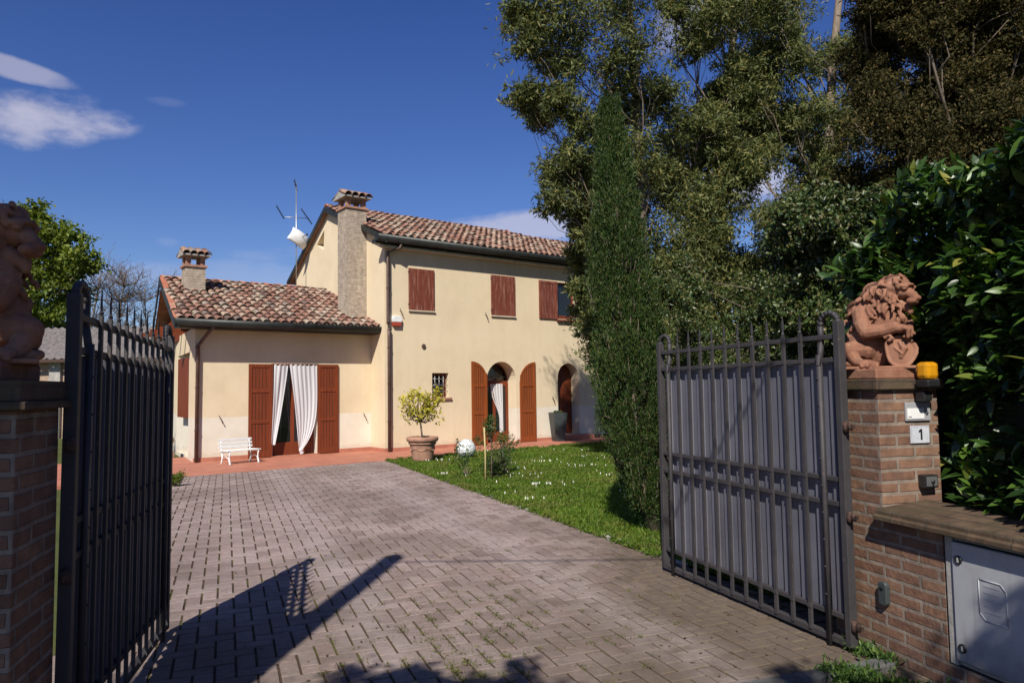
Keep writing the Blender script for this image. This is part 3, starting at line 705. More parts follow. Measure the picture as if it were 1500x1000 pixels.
def roof_tiles(b, acols, eb, ez, slope, ridge_b, ridge_fn=None, r=.086, course=.30, rs=None):
    cth = 1/math.hypot(1, slope); up = Vector((0, cth, cth*slope)); nrm = Vector((0, -cth*slope, cth)); rx = Vector((1, 0, 0))
    for ai, (a_, lo) in enumerate(acols):
        rb = ridge_fn(a_) if ridge_fn else ridge_b
        L = (rb-eb)/cth; k = 0; s = lo
        while s < L-.05:
            e = min(course+.07, L-s+.02); jx = rs.uniform(-.010, .010); jz = rs.uniform(-.008, .010); jt = rs.uniform(-.03, .03)
            for conc, off, r0_, r1_, h0, h1 in ((0, 0, r, r*.80, .052, .022), (1, .5, .07, .075, .030, .012)):
                base = Vector((a_+off*PIT+jx, eb, ez))+up*s; vs = []
                for (q, rad, hh) in ((0, r0_, h0), (e, r1_, h1)):
                    for kk in range(6):
                        t_ = PI*kk/5
                        y_ = math.sin(t_)*rad*.85 if not conc else -math.sin(t_)*rad*.35
                        vs.append(base+up*q+rx*(math.cos(t_)*rad+jt*q)+nrm*(y_+hh+jz))
                fs = [(kk, kk+1, kk+7, kk+6) for kk in range(5)]
                n0 = len(vs)
                if not conc and s == lo:
                    pass
                b.add(vs, [f[::-1] for f in fs], True)
            s += course*rs.uniform(.97, 1.03)
PIT = .205
rs = random.Random(5)
def main_ridge_b(a_):
    z = MR_Z-(0 if a_ < 6.35 else min(1, (a_-6.35)/.8)*.22); return (z-5.36)/MS-.30
b = MB(); roof_tiles(b, [(-.02+i*PIT, 0) for i in range(58)], -.30, 5.36, MS, MR_B, main_ridge_b, rs=rs)
rf = b.build('roof', M['roof_tile'], house)
md = rf.modifiers.new('s', 'SOLIDIFY'); md.thickness = .012; md.offset = -1
rf['label'] = 'weathered terracotta barrel tile roof of the two storey block'
# under-deck of the main roof
b = MB(); b.prism([(-.26, 5.30), (-.26, 5.345), (MR_B, MR_Z-.02), (6.35, 5.02), (6.35, 4.97), (MR_B, MR_Z-.09)], 'x', -.13, 6.4)
b.prism([(-.26, 5.30), (-.26, 5.345), (main_ridge_b(8), MR_Z-.25), (6., 5.0), (6., 4.9), (main_ridge_b(8), MR_Z-.32)], 'x', 6.41, 12.6)
b.build('roof_deck', M['terracotta'], house)
b = MB(); 
def ridge_tiles(b, a0, a1, bb, z, r=.10, step=.33, dz=0.):
    n = int((a1-a0)/step)
    for i in range(n):
        x0 = a0+i*step; vs = []
        for (x, rad, h) in ((x0, r, .015), (x0+step+.05, r*.84, 0)):
            for kk in range(7):
                t_ = PI*kk/6; vs.append((x, bb+math.cos(t_)*rad, z+math.sin(t_)*rad*.8+h+dz*(x-a0)+rs.uniform(-.004, .004)))
        b.add(vs, [(kk, kk+1, kk+8, kk+7) for kk in range(6)], True)
ridge_tiles(b, -.12, 6.3, MR_B, MR_Z); ridge_tiles(b, 7.05, 12.2, main_ridge_b(8), MR_Z-.22)
ridge_tiles(b, 6.3, 7.2, MR_B-.2, MR_Z-.02, dz=-.25)
o = b.build('ridge', M['ridge_tile'], house); md = o.modifiers.new('s', 'SOLIDIFY'); md.thickness = .012
# annex roof; the verge follows the slightly skewed side wall
b = MB(); cols = []
for i in range(26):
    a_ = -4.72+i*PIT
    if a_ > .02: break
    cols.append((a_, 0))
def annex_cols():
    out = []
    for a_, lo in cols: out.append((a_, 0))
    return out
def ann_ridge(a_):
    # shorten the first columns so that the left edge runs along the skewed verge
    lim = .28+(a_+4.80)/SK if a_ < -4.36 else 99
    return min(AR_B, lim) if a_ < -4.36 else AR_B
roof_tiles(b, annex_cols(), .28, 3.10, AS, AR_B, ann_ridge, r=.09, rs=rs)
# last partial column beside the main wall lies in front of it
roof_tiles(b, [(.09, 0)], .28, 3.10, AS, 0, lambda a_: .28+.55 if False else -.02+.30, rs=rs) if False else None
rf2 = b.build('annex_roof', M['roof_tile'], house); md = rf2.modifiers.new('s', 'SOLIDIFY'); md.thickness = .012; md.offset = -1
rf2['label'] = 'mottled terracotta barrel tile roof of the low annex'
b = MB(); V0 = Vector
def slab(b, p, th=.05):
    vs = [Vector(q) for q in p]; b.add([tuple(q) for q in vs]+[(q.x, q.y, q.z-th) for q in vs],
        [(0, 1, 2, 3), (7, 6, 5, 4), (0, 4, 5, 1), (1, 5, 6, 2), (2, 6, 7, 3), (3, 7, 4, 0)])
slab(b, [(-4.80, .30, 3.095), (-.003, .30, 3.095), (-.003, AR_B, AR_Z-.02), (-4.80+SK*3.55, AR_B, AR_Z-.02)])
slab(b, [(-4.80+SK*3.55, AR_B+.002, AR_Z-.02), (-.003, AR_B+.002, AR_Z-.02), (-.003, 6.1, 3.05), (-4.8+SK*5.8, 6.1, 3.05)])
b.build('annex_roof_deck', M['terracotta'], house)
b = MB(); ridge_tiles(b, -4.40, -.35, AR_B, AR_Z+.0)
o = b.build('annex_ridge', M['ridge_tile'], house); md = o.modifiers.new('s', 'SOLIDIFY'); md.thickness = .012
b = MB()   # red verge tiles along the left edge
for i in range(12):
    s0 = i*.31; s1 = s0+.33; vs = []
    for s_ in (s0, s1):
        bb = .28+s_*.93; aa = -4.83+SK*(bb-.28); zz = 3.10+AS*(bb-.28)
        vs += [(aa-.03, bb, zz-.02), (aa-.03, bb, zz+.06), (aa+.09, bb, zz+.075), (aa+.10, bb, zz+.02)]
    b.add(vs, [(0, 1, 5, 4), (1, 2, 6, 5), (2, 3, 7, 6), (0, 4, 7, 3), (3, 2, 1, 0), (4, 5, 6, 7)])
b.build('verge', M['ridge_tile'], house)

# verge boards (dark metal flashing)
b = MB()
def verge(b, a0, sk, pts, th=.03, hgt=.15):
    for (b0, z0), (b1, z1) in zip(pts[:-1], pts[1:]):
        x0 = a0+sk*(b0-pts[0][0]); x1 = a0+sk*(b1-pts[0][0])
        vs = [(x0, b0, z0), (x1, b1, z1), (x1+th, b1, z1), (x0+th, b0, z0)]
        b.add([(x, y, z-hgt) for x, y, z in vs]+vs, [(4, 5, 6, 7)[::-1], (0, 1, 2, 3), (0, 4, 5, 1), (1, 5, 6, 2), (2, 6, 7, 3), (3, 7, 4, 0)])
verge(b, -.16, 0, [(-.40, 5.34), (MR_B, MR_Z+.0), (6.4, 5.06)]); b.build('bargeboard', M['gutter_metal'], house); b = MB()
verge(b, -4.88, SK, [(.20, 3.13), (AR_B, AR_Z+.04), (6.1, 3.08)], hgt=.19)
b.build('bargeboard', M['gutter_metal'], house)
# gutters: half-round
def gutter(name, a0, a1, bc, zt, r=.085, parent=house, deep=1.25):
    b = MB(); n = 8; vs = []
    for x in (a0, a1):
        for rad in (r, r-.008):
            for k in range(n+1):
                t_ = PI+PI*k/n; vs.append((x, bc+math.cos(t_)*rad, zt+math.sin(t_)*rad*deep))
    m = n+1; fs = []
    for k in range(n):
        fs += [(k, k+1, 2*m+k+1, 2*m+k), (m+k, 3*m+k, 3*m+k+1, m+k+1), (k, m+k, m+k+1, k+1), (2*m+k, 2*m+k+1, 3*m+k+1, 3*m+k)]
    fs += [(0, 2*m, 3*m, m), (n, m+n, 3*m+n, 2*m+n)]
    b.add(vs, fs, True)
    b.box(a0-.004, bc-r+.01, zt-r*deep*.86, a0+.006, bc+r-.01, zt-.003); b.box(a1-.006, bc-r+.01, zt-r*deep*.86, a1+.004, bc+r-.01, zt-.003)
    return b.build(name, M['gutter_metal'], parent)
gutter('gutter', -.36, 12.3, -.305, 5.40, .105, deep=1.7); gutter('gutter', -4.86, .12, .235, 3.145, .085, deep=2.0)
b = MB(); b.box(-.34, -.19, 5.20, 12.3, -.0, 5.30); b.build('soffit', M['gutter_metal'], house)
b = MB(); b.box(-.12, -.13, 5.125, 12.3, .0, 5.195); b.build('cornice', M['cornice_paint'], house, bevel=.012)
b = MB(); b.box(-4.75, .33, 2.965, -.0, .748, 3.02); b.build('soffit', M['gutter_metal'], house)
# downpipes
def pipe(pts, r=.042, mat='copper_pipe'):
    b = MB(); P = []
    for i in range(len(pts)-1):
        P.append(pts[i])
    P.append(pts[-1]); b.tube(P, r, 10)
    for q in pts[1:-1]: b.ball(q, r*1.06)
    for zz in (.9, 2.0):
        pass
    return b.build('downpipe', M[mat], house)
pipe([(.32, -.30, 5.24), (.30, -.27, 5.12), (.06, -.075, 5.02), (.06, -.075, 3.26), (.06, -.075, 3.20)])
pipe([(.10, .235, 3.05), (.17, .12, 3.12), (.085, -.075, 3.06), (.085, -.075, 2.9), (.085, -.075, .02)])
pipe([(-4.05, .235, 3.0), (-4.12, .45, 2.86), (-4.26, .69, 2.6), (-4.27, .69, .02)])
b = MB()
for x_, y_, zz in [(.085, -.075, z_) for z_ in (.75, 1.7, 2.6)]+[(-4.27, .69, z_) for z_ in (.7, 1.65, 2.55)]+[(.06, -.075, 4.1)]: MB().tube([(x_, y_, zz), (x_, y_, zz+.02)], .052, 10).build('pipe_clip', M['rusty_iron'], house)

# chimneys
def chimney(name, a0, a1, b0, b1, z0, zt, label, legs=.13, capz=.0):
    mb = MB(); mb.box(a0, b0, z0, a1, b1, zt); o = mb.build(name, M['chimney_brick'], house, uv=True); o['label'] = label
    m2 = MB(); e = .04
    m2.box(a0-e, b0-e, zt, a1+e, b1+e, zt+.05)
    w_ = .11
    for x in (a0+.01, a1-w_-.01):
        for y in (b0+.01, b1-w_-.01): m2.box(x, y, zt+.05, x+w_, y+w_, zt+.05+legs+.12)
    m2.build('chimney_head', M['terracotta'], o)
    m3 = MB(); zc = zt+.05+legs+.10; cm = (b0+b1)/2
    m3.prism([(b0-.12, zc), (b1+.12, zc), (b1+.12, zc+.03), (cm, zc+.18), (b0-.12, zc+.03)], 'x', a0-.09, a1+.09); m3.build('chimney_cap', M['concrete_trim'], o)
    m4 = MB(); n = 4; pitch = (a1-a0+.2)/n
    for sgn in (-1, 1):
        for i in range(n):
            x = a0-.10+pitch*(i+.5); vs = []
            for (q, rad) in ((0, pitch*.52), (1, pitch*.42)):
                bb = (cm+sgn*((b1-b0)/2+.16))*(1-q)+cm*q; zz = (zc+.03)*(1-q)+(zc+.19)*q
                for kk in range(7):
                    t_ = PI*kk/6; vs.append((x+math.cos(t_)*rad, bb, zz+math.sin(t_)*rad*.9))
            m4.add(vs, [(kk, kk+1, kk+8, kk+7) for kk in range(6)], True)
    oo = m4.build('chimney_tile', M['roof_tile'], o); md = oo.modifiers.new('s', 'SOLIDIFY'); md.thickness = .015
    return o
chimney('chimney', -.565, .0-.004, 1.0, 1.55, 3.2, 6.30, 'tall brick chimney rising beside the gable wall')
chimney('chimney', -4.10, -3.64, 2.55, 2.98, 3.7, 4.66, 'short brick chimney on the annex roof', .12)

# shutters and doors
def shutter(a0, a1, z0, z1, mat, top=None, rails=2, name='shutter', bfront=-.045, bback=-.008, label=None, planks=5, uoff=0.):
    """top: None, 'l' or 'r' = side where the quarter arch is high"""
    w_ = a1-a0; R_ = w_
    def topz(x):
        if not top: return z1
        q = (x-a0)/w_ if top == 'r' else (a1-x)/w_     # q=1 at high side
        return z1-w_*(1-math.sqrt(max(0, 1-(1-q)**2)))*1.0
    n = 10; xs = [a0+w_*i/n for i in range(n+1)]
    m = MB(); m.prism([(a0, z0), (a1, z0)]+[(x, topz(x)) for x in reversed(xs)] if top else [(a0, z0), (a1, z0), (a1, z1), (a0, z1)], 'y', bback-.022, bback)
    o = m.build(name, M[mat], house)
    if label: o['label'] = label
    f = MB(); s = .075; y0, y1 = bfront, bback-.0225
    f.box(a0, y0, z0, a0+s, y1, topz(a0+s*.5) if top else z1); f.box(a1-s, y0, z0, a1, y1, topz(a1-s*.5) if top else z1)
    zt = z1 if not top else z1
    hs = [z0+(z1-z0)*k_ for k_ in ((0, .36, .69) if rails == 2 else (0,))]
    for hz in hs: f.box(a0+s+.001, y0+.002, hz, a1-s-.001, y1, hz+(.09 if hz > z0 else .13))
    if top:
        for i in range(n):
            xa, xb = xs[i], xs[i+1]
            f.add([(xa, y0+.004, topz(xa)-.085), (xb, y0+.004, topz(xb)-.085), (xb, y0+.004, topz(xb)+.004), (xa, y0+.004, topz(xa)+.004),
                   (xa, y1, topz(xa)-.085), (xb, y1, topz(xb)-.085), (xb, y1, topz(xb)+.004), (xa, y1, topz(xa)+.004)],
                  [(0, 1, 2, 3), (3, 2, 6, 7), (0, 4, 5, 1)])
    else: f.box(a0+s+.001, y0+.002, z1-.08, a1-s-.001, y1, z1-.002)
    f.build('shutter_frame', M[mat], o, bevel=.004)
    g_ = MB()
    for i in range(1, planks):
        x = a0+s+(w_-2*s)*i/planks; g_.box(x-.004, bback-.0255, z0+.14, x+.004, bback-.0215, min(z1, topz(x))-.09)
    g_.build('groove', M['dark_void'], o)
    return o
def plank_shutter(a0, a1, z0, z1, label):
    m = MB(); n = 7; w_ = (a1-a0)/n
    for i in range(n): m.box(a0+i*w_+.003, -.035-rs.uniform(0, .004), z0, a0+(i+1)*w_-.003, -.004, z1)
    o = m.build('shutter', M['worn_red_wood'], house, bevel=.003); o['label'] = label
    s = MB(); s.box(a0-.01, -.05, z0-.034, a1+.02, .004, z0-.006); s.build('window_sill', M['cornice_paint'], o)
    h_ = MB()
    for z in (z0+.12, z1-.12): h_.box(a0-.035, -.045, z, a0+.02, -.036, z+.03)
    h_.build('hinge', M['rusty_iron'], o)
    bk = MB(); bk.box(a0+.002, -.0035, z0+.002, a1-.002, -.001, z1-.002); bk.build('back_panel', M['dark_void'], o)
plank_shutter(.685, 1.45, 3.60, 4.68, 'sun bleached closed plank shutter nearest the tall chimney')
plank_shutter(3.30, 4.14, 3.59, 4.72, 'sun bleached closed plank shutter in the middle of the upper floor')
plank_shutter(7.05, 7.85, 3.59, 4.72, 'closed plank shutter mostly hidden by the trees')
shutter(5.03, 5.73, 3.58, 4.71, 'worn_red_wood', rails=1, label='open upper floor shutter folded back beside the glazed window')
def glazed(name, a0, a1, z0, z1, bb, mull=1, mat='red_wood', rail=.1, fw=.06):
    m = MB(); m.box(a0, bb-.03, z0, a0+fw, bb+.02, z1); m.box(a1-fw, bb-.03, z0, a1, bb+.02, z1)
    m.box(a0+fw, bb-.028, z0, a1-fw, bb+.02, z0+rail); m.box(a0+fw, bb-.028, z1-fw, a1-fw, bb+.02, z1)
    for i in range(1, mull+1):
        x = a0+(a1-a0)*i/(mull+1); m.box(x-.045, bb-.034, z0+.003, x+.045, bb+.018, z1-.003)
    o = m.build(name, M[mat], house, bevel=.004)
    p = MB(); p.box(a0+fw, bb-.004, z0+rail, a1-fw, bb+.004, z1-fw); p.build('pane', M['dark_glass'], o); return o
win = glazed('window', 5.745, 6.445, 3.605, 4.695, .10, 0); win['label'] = 'open upper floor window with dark glass'
m = MB(); m.box(5.70, -.09, 3.53, 6.68, .03, 3.575); m.build('window_sill', M['worn_red_wood'], win)
sw = glazed('window', 1.38, 1.88, 1.34, 1.97, .17, 0, rail=.05); sw['label'] = 'small barred window left of the arched glass door'
m = MB(); m.box(1.34, -.06, 1.285, 1.95, .03, 1.33); m.build('window_sill', M['terracotta'], sw)
m = MB()
for x in (1.50, 1.63, 1.76): m.tube([(x, .07, 1.34), (x, .07, 1.97)], .009, 6)
for z in (1.5, 1.66, 1.82): m.tube([(1.38, .06, z), (1.88, .06, z)], .009, 6)
m.build('window_bars', M['antenna_metal'], sw)
# arched glass door
shutter(2.605, 3.115, .03, 2.29, 'bright_red_wood', 'l', label='left arched shutter folded back beside the arched glass door')
shutter(4.265, 4.835, .03, 2.29, 'bright_red_wood', 'r', label='right arched shutter folded back beside the arched glass door')
dr = glazed('door', 3.135, 4.14, .05, 1.70, .40, 1, rail=.28, fw=.085); dr['label'] = 'glazed wooden door set deep in the left archway'
m = MB(); m.prism([(3.136, 1.705), (4.139, 1.705)]+arch_pts(3.136, 4.139, 1.705, 2.285)[2:], 'y', .47, .49); m.build('fanlight', M['dark_glass'], dr)
m = MB(); m.box(3.136, .385, 1.70, 4.139, .43, 1.77)
m.tube([(3.64+.49*math.cos(PI*i/12), .42, 1.78+.49*math.sin(PI*i/12)) for i in range(13)], .02, 6); m.build('fanlight_frame', M['red_wood'], dr)
m = MB()
for i in range(14):
    x = 3.30+i*.05; m.tube([(x-.05, .37, 1.80+.03*math.sin(i)), (x, .365, 1.88+.04*math.sin(i*1.7)), (x+.06, .37, 1.82+.05*math.cos(i))], .008, 5)
m.build('iron_scrollwork', M['concrete_trim'], dr)
m = MB(); m.box(3.10, -.12, .0125, 4.18, .34, .05); m.build('door_step', M['terracotta_floor'], house, bevel=.005)
# second archway
m = MB(); m.prism(arch_pts(5.72, 6.555, .15, 2.262), 'y', .34, .40); d2 = m.build('door', M['red_wood'], house); d2['label'] = 'solid dark wooden door in the right archway'
m = MB(); m.box(5.73, .325, 1.80, 6.54, .345, 1.86)
for x0 in (5.78, 6.18): m.box(x0, .322, .3, x0+.32, .338, .95); m.box(x0, .322, 1.05, x0+.32, .338, 1.72)
m.build('door_panel', M['red_wood'], d2, bevel=.006)
m = MB(); m.box(5.55, -.42, .0125, 6.78, -.004, .14); m.build('door_step', M['terracotta_floor'], house, bevel=.01)
# annex door and shutters
T_ = Matrix.Translation((0, .745, 0))
def annex_shutter(a0, a1, label):
    o = shutter(a0, a1, .03, 2.20, 'red_wood', label=label); o.location.y = .745; return o
annex_shutter(-3.13, -2.575, 'left shutter of the curtained annex door'); annex_shutter(-1.455, -.92, 'right shutter of the curtained annex door')
ad = glazed('door', -2.55, -1.475, .03, 2.20, .95, 1, rail=.30, fw=.08); ad['label'] = 'glazed double door behind the white curtains'
m = MB(); m.box(-2.6, .62, .0125, -1.43, .9, .03); m.build('door_step', M['terracotta_floor'], house)
m = MB(); m.tube([(-2.60, .725, 2.20), (-1.43, .725, 2.20)], .012, 8); m.build('curtain_rail', M['red_wood'], house)
# small wall fittings
def hook(a_, z, bb, parent=house):
    m = MB(); m.tube([(a_, bb, z), (a_-.01, bb-.05, z+.01), (a_-.03, bb-.055, z+.06)], .008, 6); m.tube([(a_, bb-.045, z), (a_+.05, bb-.05, z-.11)], .010, 6); m.tube([(a_+.05, bb-.05, z-.11), (a_+.06, bb-.05, z-.13)], .014, 6)
    return m.build('shutter_catch', M['rusty_iron'], parent)
for u, v, bb in ((322, 612, .75), (533, 608, .75)):
    a_, z = fr(u, v, bb); hook(a_, z, bb)
for u, v in ((586, 455), (711, 461), (809, 583)):
    a_, z = fr(u, v); hook(a_, z, 0)
a_, z = fr(620, 507)
m = MB(); m.T = Matrix.Translation((a_, -.02, z)) @ Matrix.Rotation(PI/2, 4, 'X'); m.lathe([(.001, -.018), (.055, -.018), (.062, 0), (.06, .012), (.045, .014), (.001, .006)], 16)
o = m.build('wall_vent', M['copper_pipe'], house)
a_, z = fr(580, 472)
sir = bpy.data.objects.new('alarm_siren', None); COL.objects.link(sir); sir.matrix_world = HOUSE @ Matrix.Translation((a_, -.001, z)); tag(sir, 'white alarm siren box with a red lower lens high on the house wall', 'alarm siren')
m = MB(); m.prism([(-.13, .0), (.12, .0), (.13, .10), (.09, .16), (-.09, .16), (-.14, .10)], 'y', -.09, 0); m.build('cover', M['white_paint'], sir, bevel=.012)
m = MB(); m.prism([(-.12, -.10), (.11, -.10), (.12, -.002), (-.13, -.002)], 'y', -.085, 0); m.build('lens', M['siren_red'], sir, bevel=.01)

# antenna with dish
ant = bpy.data.objects.new('tv_antenna', None); COL.objects.link(ant); AB = 4.75
a0_, z0_ = fr(434, 418, AB); ant.matrix_world = HOUSE @ Matrix.Translation((a0_, AB, z0_-.9)); tag(ant, 'rooftop television antenna mast beside the gable with three aerials and a dish', 'antenna')
def AP(u, v): 
    a_, z = fr(u, v, AB); return Vector((a_-a0_, 0, z-(z0_-.9)))
m = MB(); m.tube([(0, 0, 0), AP(434, 268)], .016, 8); m.tube([AP(417, 318), AP(453, 320)], .011, 6); m.build('mast', M['antenna_metal'], ant)
def yagi(p, q, n=9):
    m = MB(); p = Vector(p); q = Vector(q); p.y -= .12; q.y += .12; m.tube([p, q], .014, 6); d = (q-p).normalized(); s = d.cross(Vector((0, 1, 0))).normalized()
    s2 = Vector((.2, .95, .1)).normalized()
    for i in range(n):
        c = p.lerp(q, i/(n-1)); m.tube([c-s2*.16, c+s2*.16], .006, 4)
    m.build('aerial', M['black_plastic'], ant)
yagi(AP(429, 265), AP(437, 278), 6); yagi(AP(403, 303), AP(418, 319)); yagi(AP(439, 307), AP(459, 327))
m = MB(); c = AP(437, 350); rot = Matrix.Rotation(.5, 4, 'Y') @ Matrix.Rotation(.15, 4, 'Z')
m.T = Matrix.Translation(c+Vector((0, -.12, 0))) @ rot; vs = []; nn = 8
for i in range(nn+1):
    for j in range(nn+1):
        x = -1+2*i/nn; y = -1+2*j/nn; vs.append((x*.31, .08*(x*x+y*y)-.05, y*.22*(1-.08*x*x)))
m.add(vs, [(i*(nn+1)+j, (i+1)*(nn+1)+j, (i+1)*(nn+1)+j+1, i*(nn+1)+j+1) for i in range(nn) for j in range(nn)], True)
o = m.build('dish', M['white_paint'], ant); md = o.modifiers.new('s', 'SOLIDIFY'); md.thickness = .02
m = MB(); m.tube([c, c+Vector((.12, -.3, .08))], .012, 6); m.ball(c+Vector((.14, -.33, .09)), .035); m.build('dish_arm', M['black_plastic'], ant)
m = MB(); m.tube([(0, 0, .35), (.35, 0, .33)], .012, 6); m.build('bracket', M['antenna_metal'], ant)

# curtains in front of the annex door
def curtain(label, topL, topR, botL, botR, zt, zb, folds, pwl, pwr, knot=None):
    o0 = bpy.data.objects.new('curtain', None)
    vs = []; nu, nv = folds*8, 40
    for j in range(nv+1):
        t_ = j/nv; l = topL+(botL-topL)*t_**pwl; r = topR+(botR-topR)*t_**pwr; z = zt+(zb-zt)*t_
        wd = r-l; amp = .011*(1-.3*t_)*(.4+.6*min(1, wd*3))
        for i in range(nu+1):
            s = i/nu; vs.append((l+wd*(s+.012*math.sin(s*31+t_*4)), .70-amp*math.sin(2*PI*folds*s+.7*math.sin(t_*5+s*3))-.02*math.sin(s*5+t_*3), z+.02*math.sin(s*folds*2*PI)*(t_ < .02)))
    m = MB(); m.add(vs, [(j*(nu+1)+i, (j+1)*(nu+1)+i, (j+1)*(nu+1)+i+1, j*(nu+1)+i+1) for j in range(nv) for i in range(nu)], True)
    if knot: m.ball(knot, (.055, .045, .06)); m.ball((knot[0]+.02, knot[1], knot[2]-.07), (.05, .04, .045))
    o = m.build('curtain', M['curtain_cloth']); o.matrix_world = HOUSE; tag(o, label, 'curtain', 'white curtains hung outside the annex door')
    return o
curtain('narrow white curtain swept to the left side of the annex door', -2.545, -2.20, -2.60, -2.52, 2.18, .30, 3, 1., 1.15)
curtain('full white curtain knotted near the ground in the annex doorway', -2.17, -1.475, -1.93, -1.84, 2.18, .17, 6, 1.0, 4.5, (-1.885, .69, .14))
# curve the outer side of the full curtain back to the jamb: handled by a second drape inside the arched door
vs = []; m = MB(); nu, nv = 24, 26
for j in range(nv+1):
    t_ = j/nv; l = 3.50+.30*math.sin(min(1, t_*1.35)*PI/2)**2.5; r = 3.93; z = 1.68-1.38*t_
    for i in range(nu+1):
        s = i/nu; vs.append((l+(r-l)*s, .36-.010*math.sin(s*2*PI*4+t_), z))
m.add(vs, [(j*(nu+1)+i, (j+1)*(nu+1)+i, (j+1)*(nu+1)+i+1, j*(nu+1)+i+1) for j in range(nv) for i in range(nu)], True)
o = m.build('curtain', M['curtain_cloth']); o.matrix_world = HOUSE; tag(o, 'white curtain tied back in the deep arched doorway', 'curtain')

# ------------------------------------------------------------------ gates
def gate_leaf(hinge, free, side, label):
    hinge = Vector(hinge); free = Vector(free); L = (free-hinge).length; d = (free-hinge)/L
    g_ = empty('gate_leaf', hinge, math.atan2(d.y, d.x), label, 'gate', 'two leaves of the iron driveway gate')
    s = side   # +1: drive side is local +y
    fr_ = MB(); z_top = 1.83; zr2 = 1.69; zm1, zm2 = .985, .84; zb1, zb2 = .19, .045
    def rail(z, h=.035, t_=.03, x0=0., x1=L): fr_.box(x0, -t_/2, z-h/2, x1, t_/2, z+h/2)
    for x in (0, L-.045): fr_.box(x, -.026, .03, x+.045, .026, 1.92)
    for z in (z_top, zr2, zm1, zm2, zb1): rail(z, .03, .03, .045, L-.045)
    rail(zb2, .04, .04, .045, L-.045)
    fr_.build('gate_frame', M['gate_paint'], g_, bevel=.004)
    # crook shaped ends
    for xa, xb in ((.022, .17), (L-.022, L-.17)):
        cr = MB(); pts = []
        cx = (xa+xb)/2; R_ = abs(xb-xa)/2
        for i in range(9):
            t_ = PI*i/8; pts.append((cx+(xa-cx)*math.cos(t_), 0, 1.90+.075*math.sin(t_)))
        pts.append((xb, 0, 1.80)); pts.append((xb, s*.020, 1.66)); pts.append((xb, s*.020, .06))
        for i in range(len(pts)-1):
            a, c = Vector(pts[i]), Vector(pts[i+1])
            cr.tube([a-(c-a)*.04, c+(c-a)*.04], .019, 4)
        cr.build('crook_bar', M['gate_paint'], g_)
    nb = 10; bw = .0125
    for i in range(nb):
        x = .17+(L-.34)*(i+1)/(nb+1); m = MB(); y = s*.020
        m.box(x-bw, y-.008, .05, x+bw, y+.008, 1.865)
        # forged spear head
        zt = 1.865; prof = [(.010, .008, 0), (.014, .012, .012), (.007, .006, .022), (.017, .005, .055), (.012, .004, .085), (.001, .001, .125)]
        vs = []
        for a_, c_, z in prof: vs += [(x-a_, y, zt+z), (x, y-c_, zt+z), (x+a_, y, zt+z), (x, y+c_, zt+z)]
        m.add(vs, [(k*4+j, k*4+(j+1) % 4, k*4+4+(j+1) % 4, k*4+4+j) for k in range(len(prof)-1) for j in range(4)])
        for z in (z_top, zr2, zm1, zm2, zb1): m.box(x-.014, y-.006, z-.011, x+.014, y+.0125, z+.011)
        m.build('spear_bar', M['gate_paint'], g_)
    # folded sheet behind the bars
    m = MB(); prof = []; step = (L-.34)/(nb+1); y0 = -s*.030
    xs = [.047, .10]
    x = .17; prof = [(.047, y0), (.09, y0), (.10, y0+s*.018), (.13, y0+s*.018), (.14, y0)]
    for i in range(nb+1):
        c = .17+step*(i+.5); prof += [(c-step*.26, y0), (c-step*.16, y0+s*.022), (c+step*.16, y0+s*.022), (c+step*.26, y0)]
    prof += [(L-.14, y0), (L-.13, y0+s*.018), (L-.10, y0+s*.018), (L-.09, y0), (L-.047, y0)]
    n = len(prof); vs = [(p, q, .195) for p, q in prof]+[(p, q, 1.675) for p, q in prof]
    vs += [(p, q-s*.003, zz) for zz in (.195, 1.675) for p, q in prof]
    m.add(vs, [(i, i+1, n+i+1, n+i) for i in range(n-1)]+[(2*n+i, 3*n+i, 3*n+i+1, 2*n+i+1) for i in range(n-1)]+[(n+i, n+i+1, 3*n+i+1, 3*n+i) for i in range(n-1)])
    m.build('metal_sheet', M['gate_sheet'], g_)
    m = MB()   # rivets
    for xx in (.17, L-.17):
        for k_ in range(9): m.ball((xx, s*.037, .3+k_*.16), .006, 6, 4)
    m.build('rivets', M['gate_paint'], g_)
    for z in (1.30, .78, .16):
        m = MB(); m.tube([(-.01, s*.01, z-.03), (-.01, s*.01, z+.03)], .018, 8); m.box(-.075, s*.01-.008, z-.012, .0, s*.01+.008, z+.012); m.tube([(-.045, s*.01, z-.022), (-.045, s*.01, z+.022)], .012, 8)
        m.build('hinge', M['rusty_iron'], g_)
    return g_
GR = gate_leaf((1.945, 4.30, 0), (1.262, 6.27, 0), 1, 'sunlit grey blue gate leaf with spear topped bars, beside the numbered brick pillar')
GL = gate_leaf((-1.80, 2.96, 0), (-2.27, 4.83, 0), -1, 'nearly black gate leaf seen from its shaded side, beside the left pillar')
GL.rotation_euler.rotate_axis('Y', .022); GL.location.z = .048

# ------------------------------------------------------------------ pillars, low wall, coping
Wd = Vector((-.27, .963, 0)); Q = Vector((.963, .27, 0)); NP = Vector((2.086, 4.193, 0))
def frame(o0, x, z=0.):   # local x along x-vector, local y = rotated +90
    return Matrix.Translation(Vector(o0)+Vector((0, 0, z))) @ Matrix.Rotation(math.atan2(x.y, x.x), 4, 'Z')
def thing(name, mat_, label, cat, group=None):
    o = bpy.data.objects.new(name, None); COL.objects.link(o); o.matrix_world = mat_; o.empty_display_size = .1; return tag(o, label, cat, group)
pr = thing('brick_pillar', frame(NP, Q), 'right brick gate pillar carrying the house number, with a lion on top', 'pillar')
m = MB(); m.box(0, 0, -.05, .42, .42, 1.51); m.build('shaft', M['brick'], pr, uv=True)
m = MB(); m.box(-.028, -.028, 1.51, .448, .448, 1.572); m.build('cap', M['coping_brick'], pr, uv=True, bevel=.006)
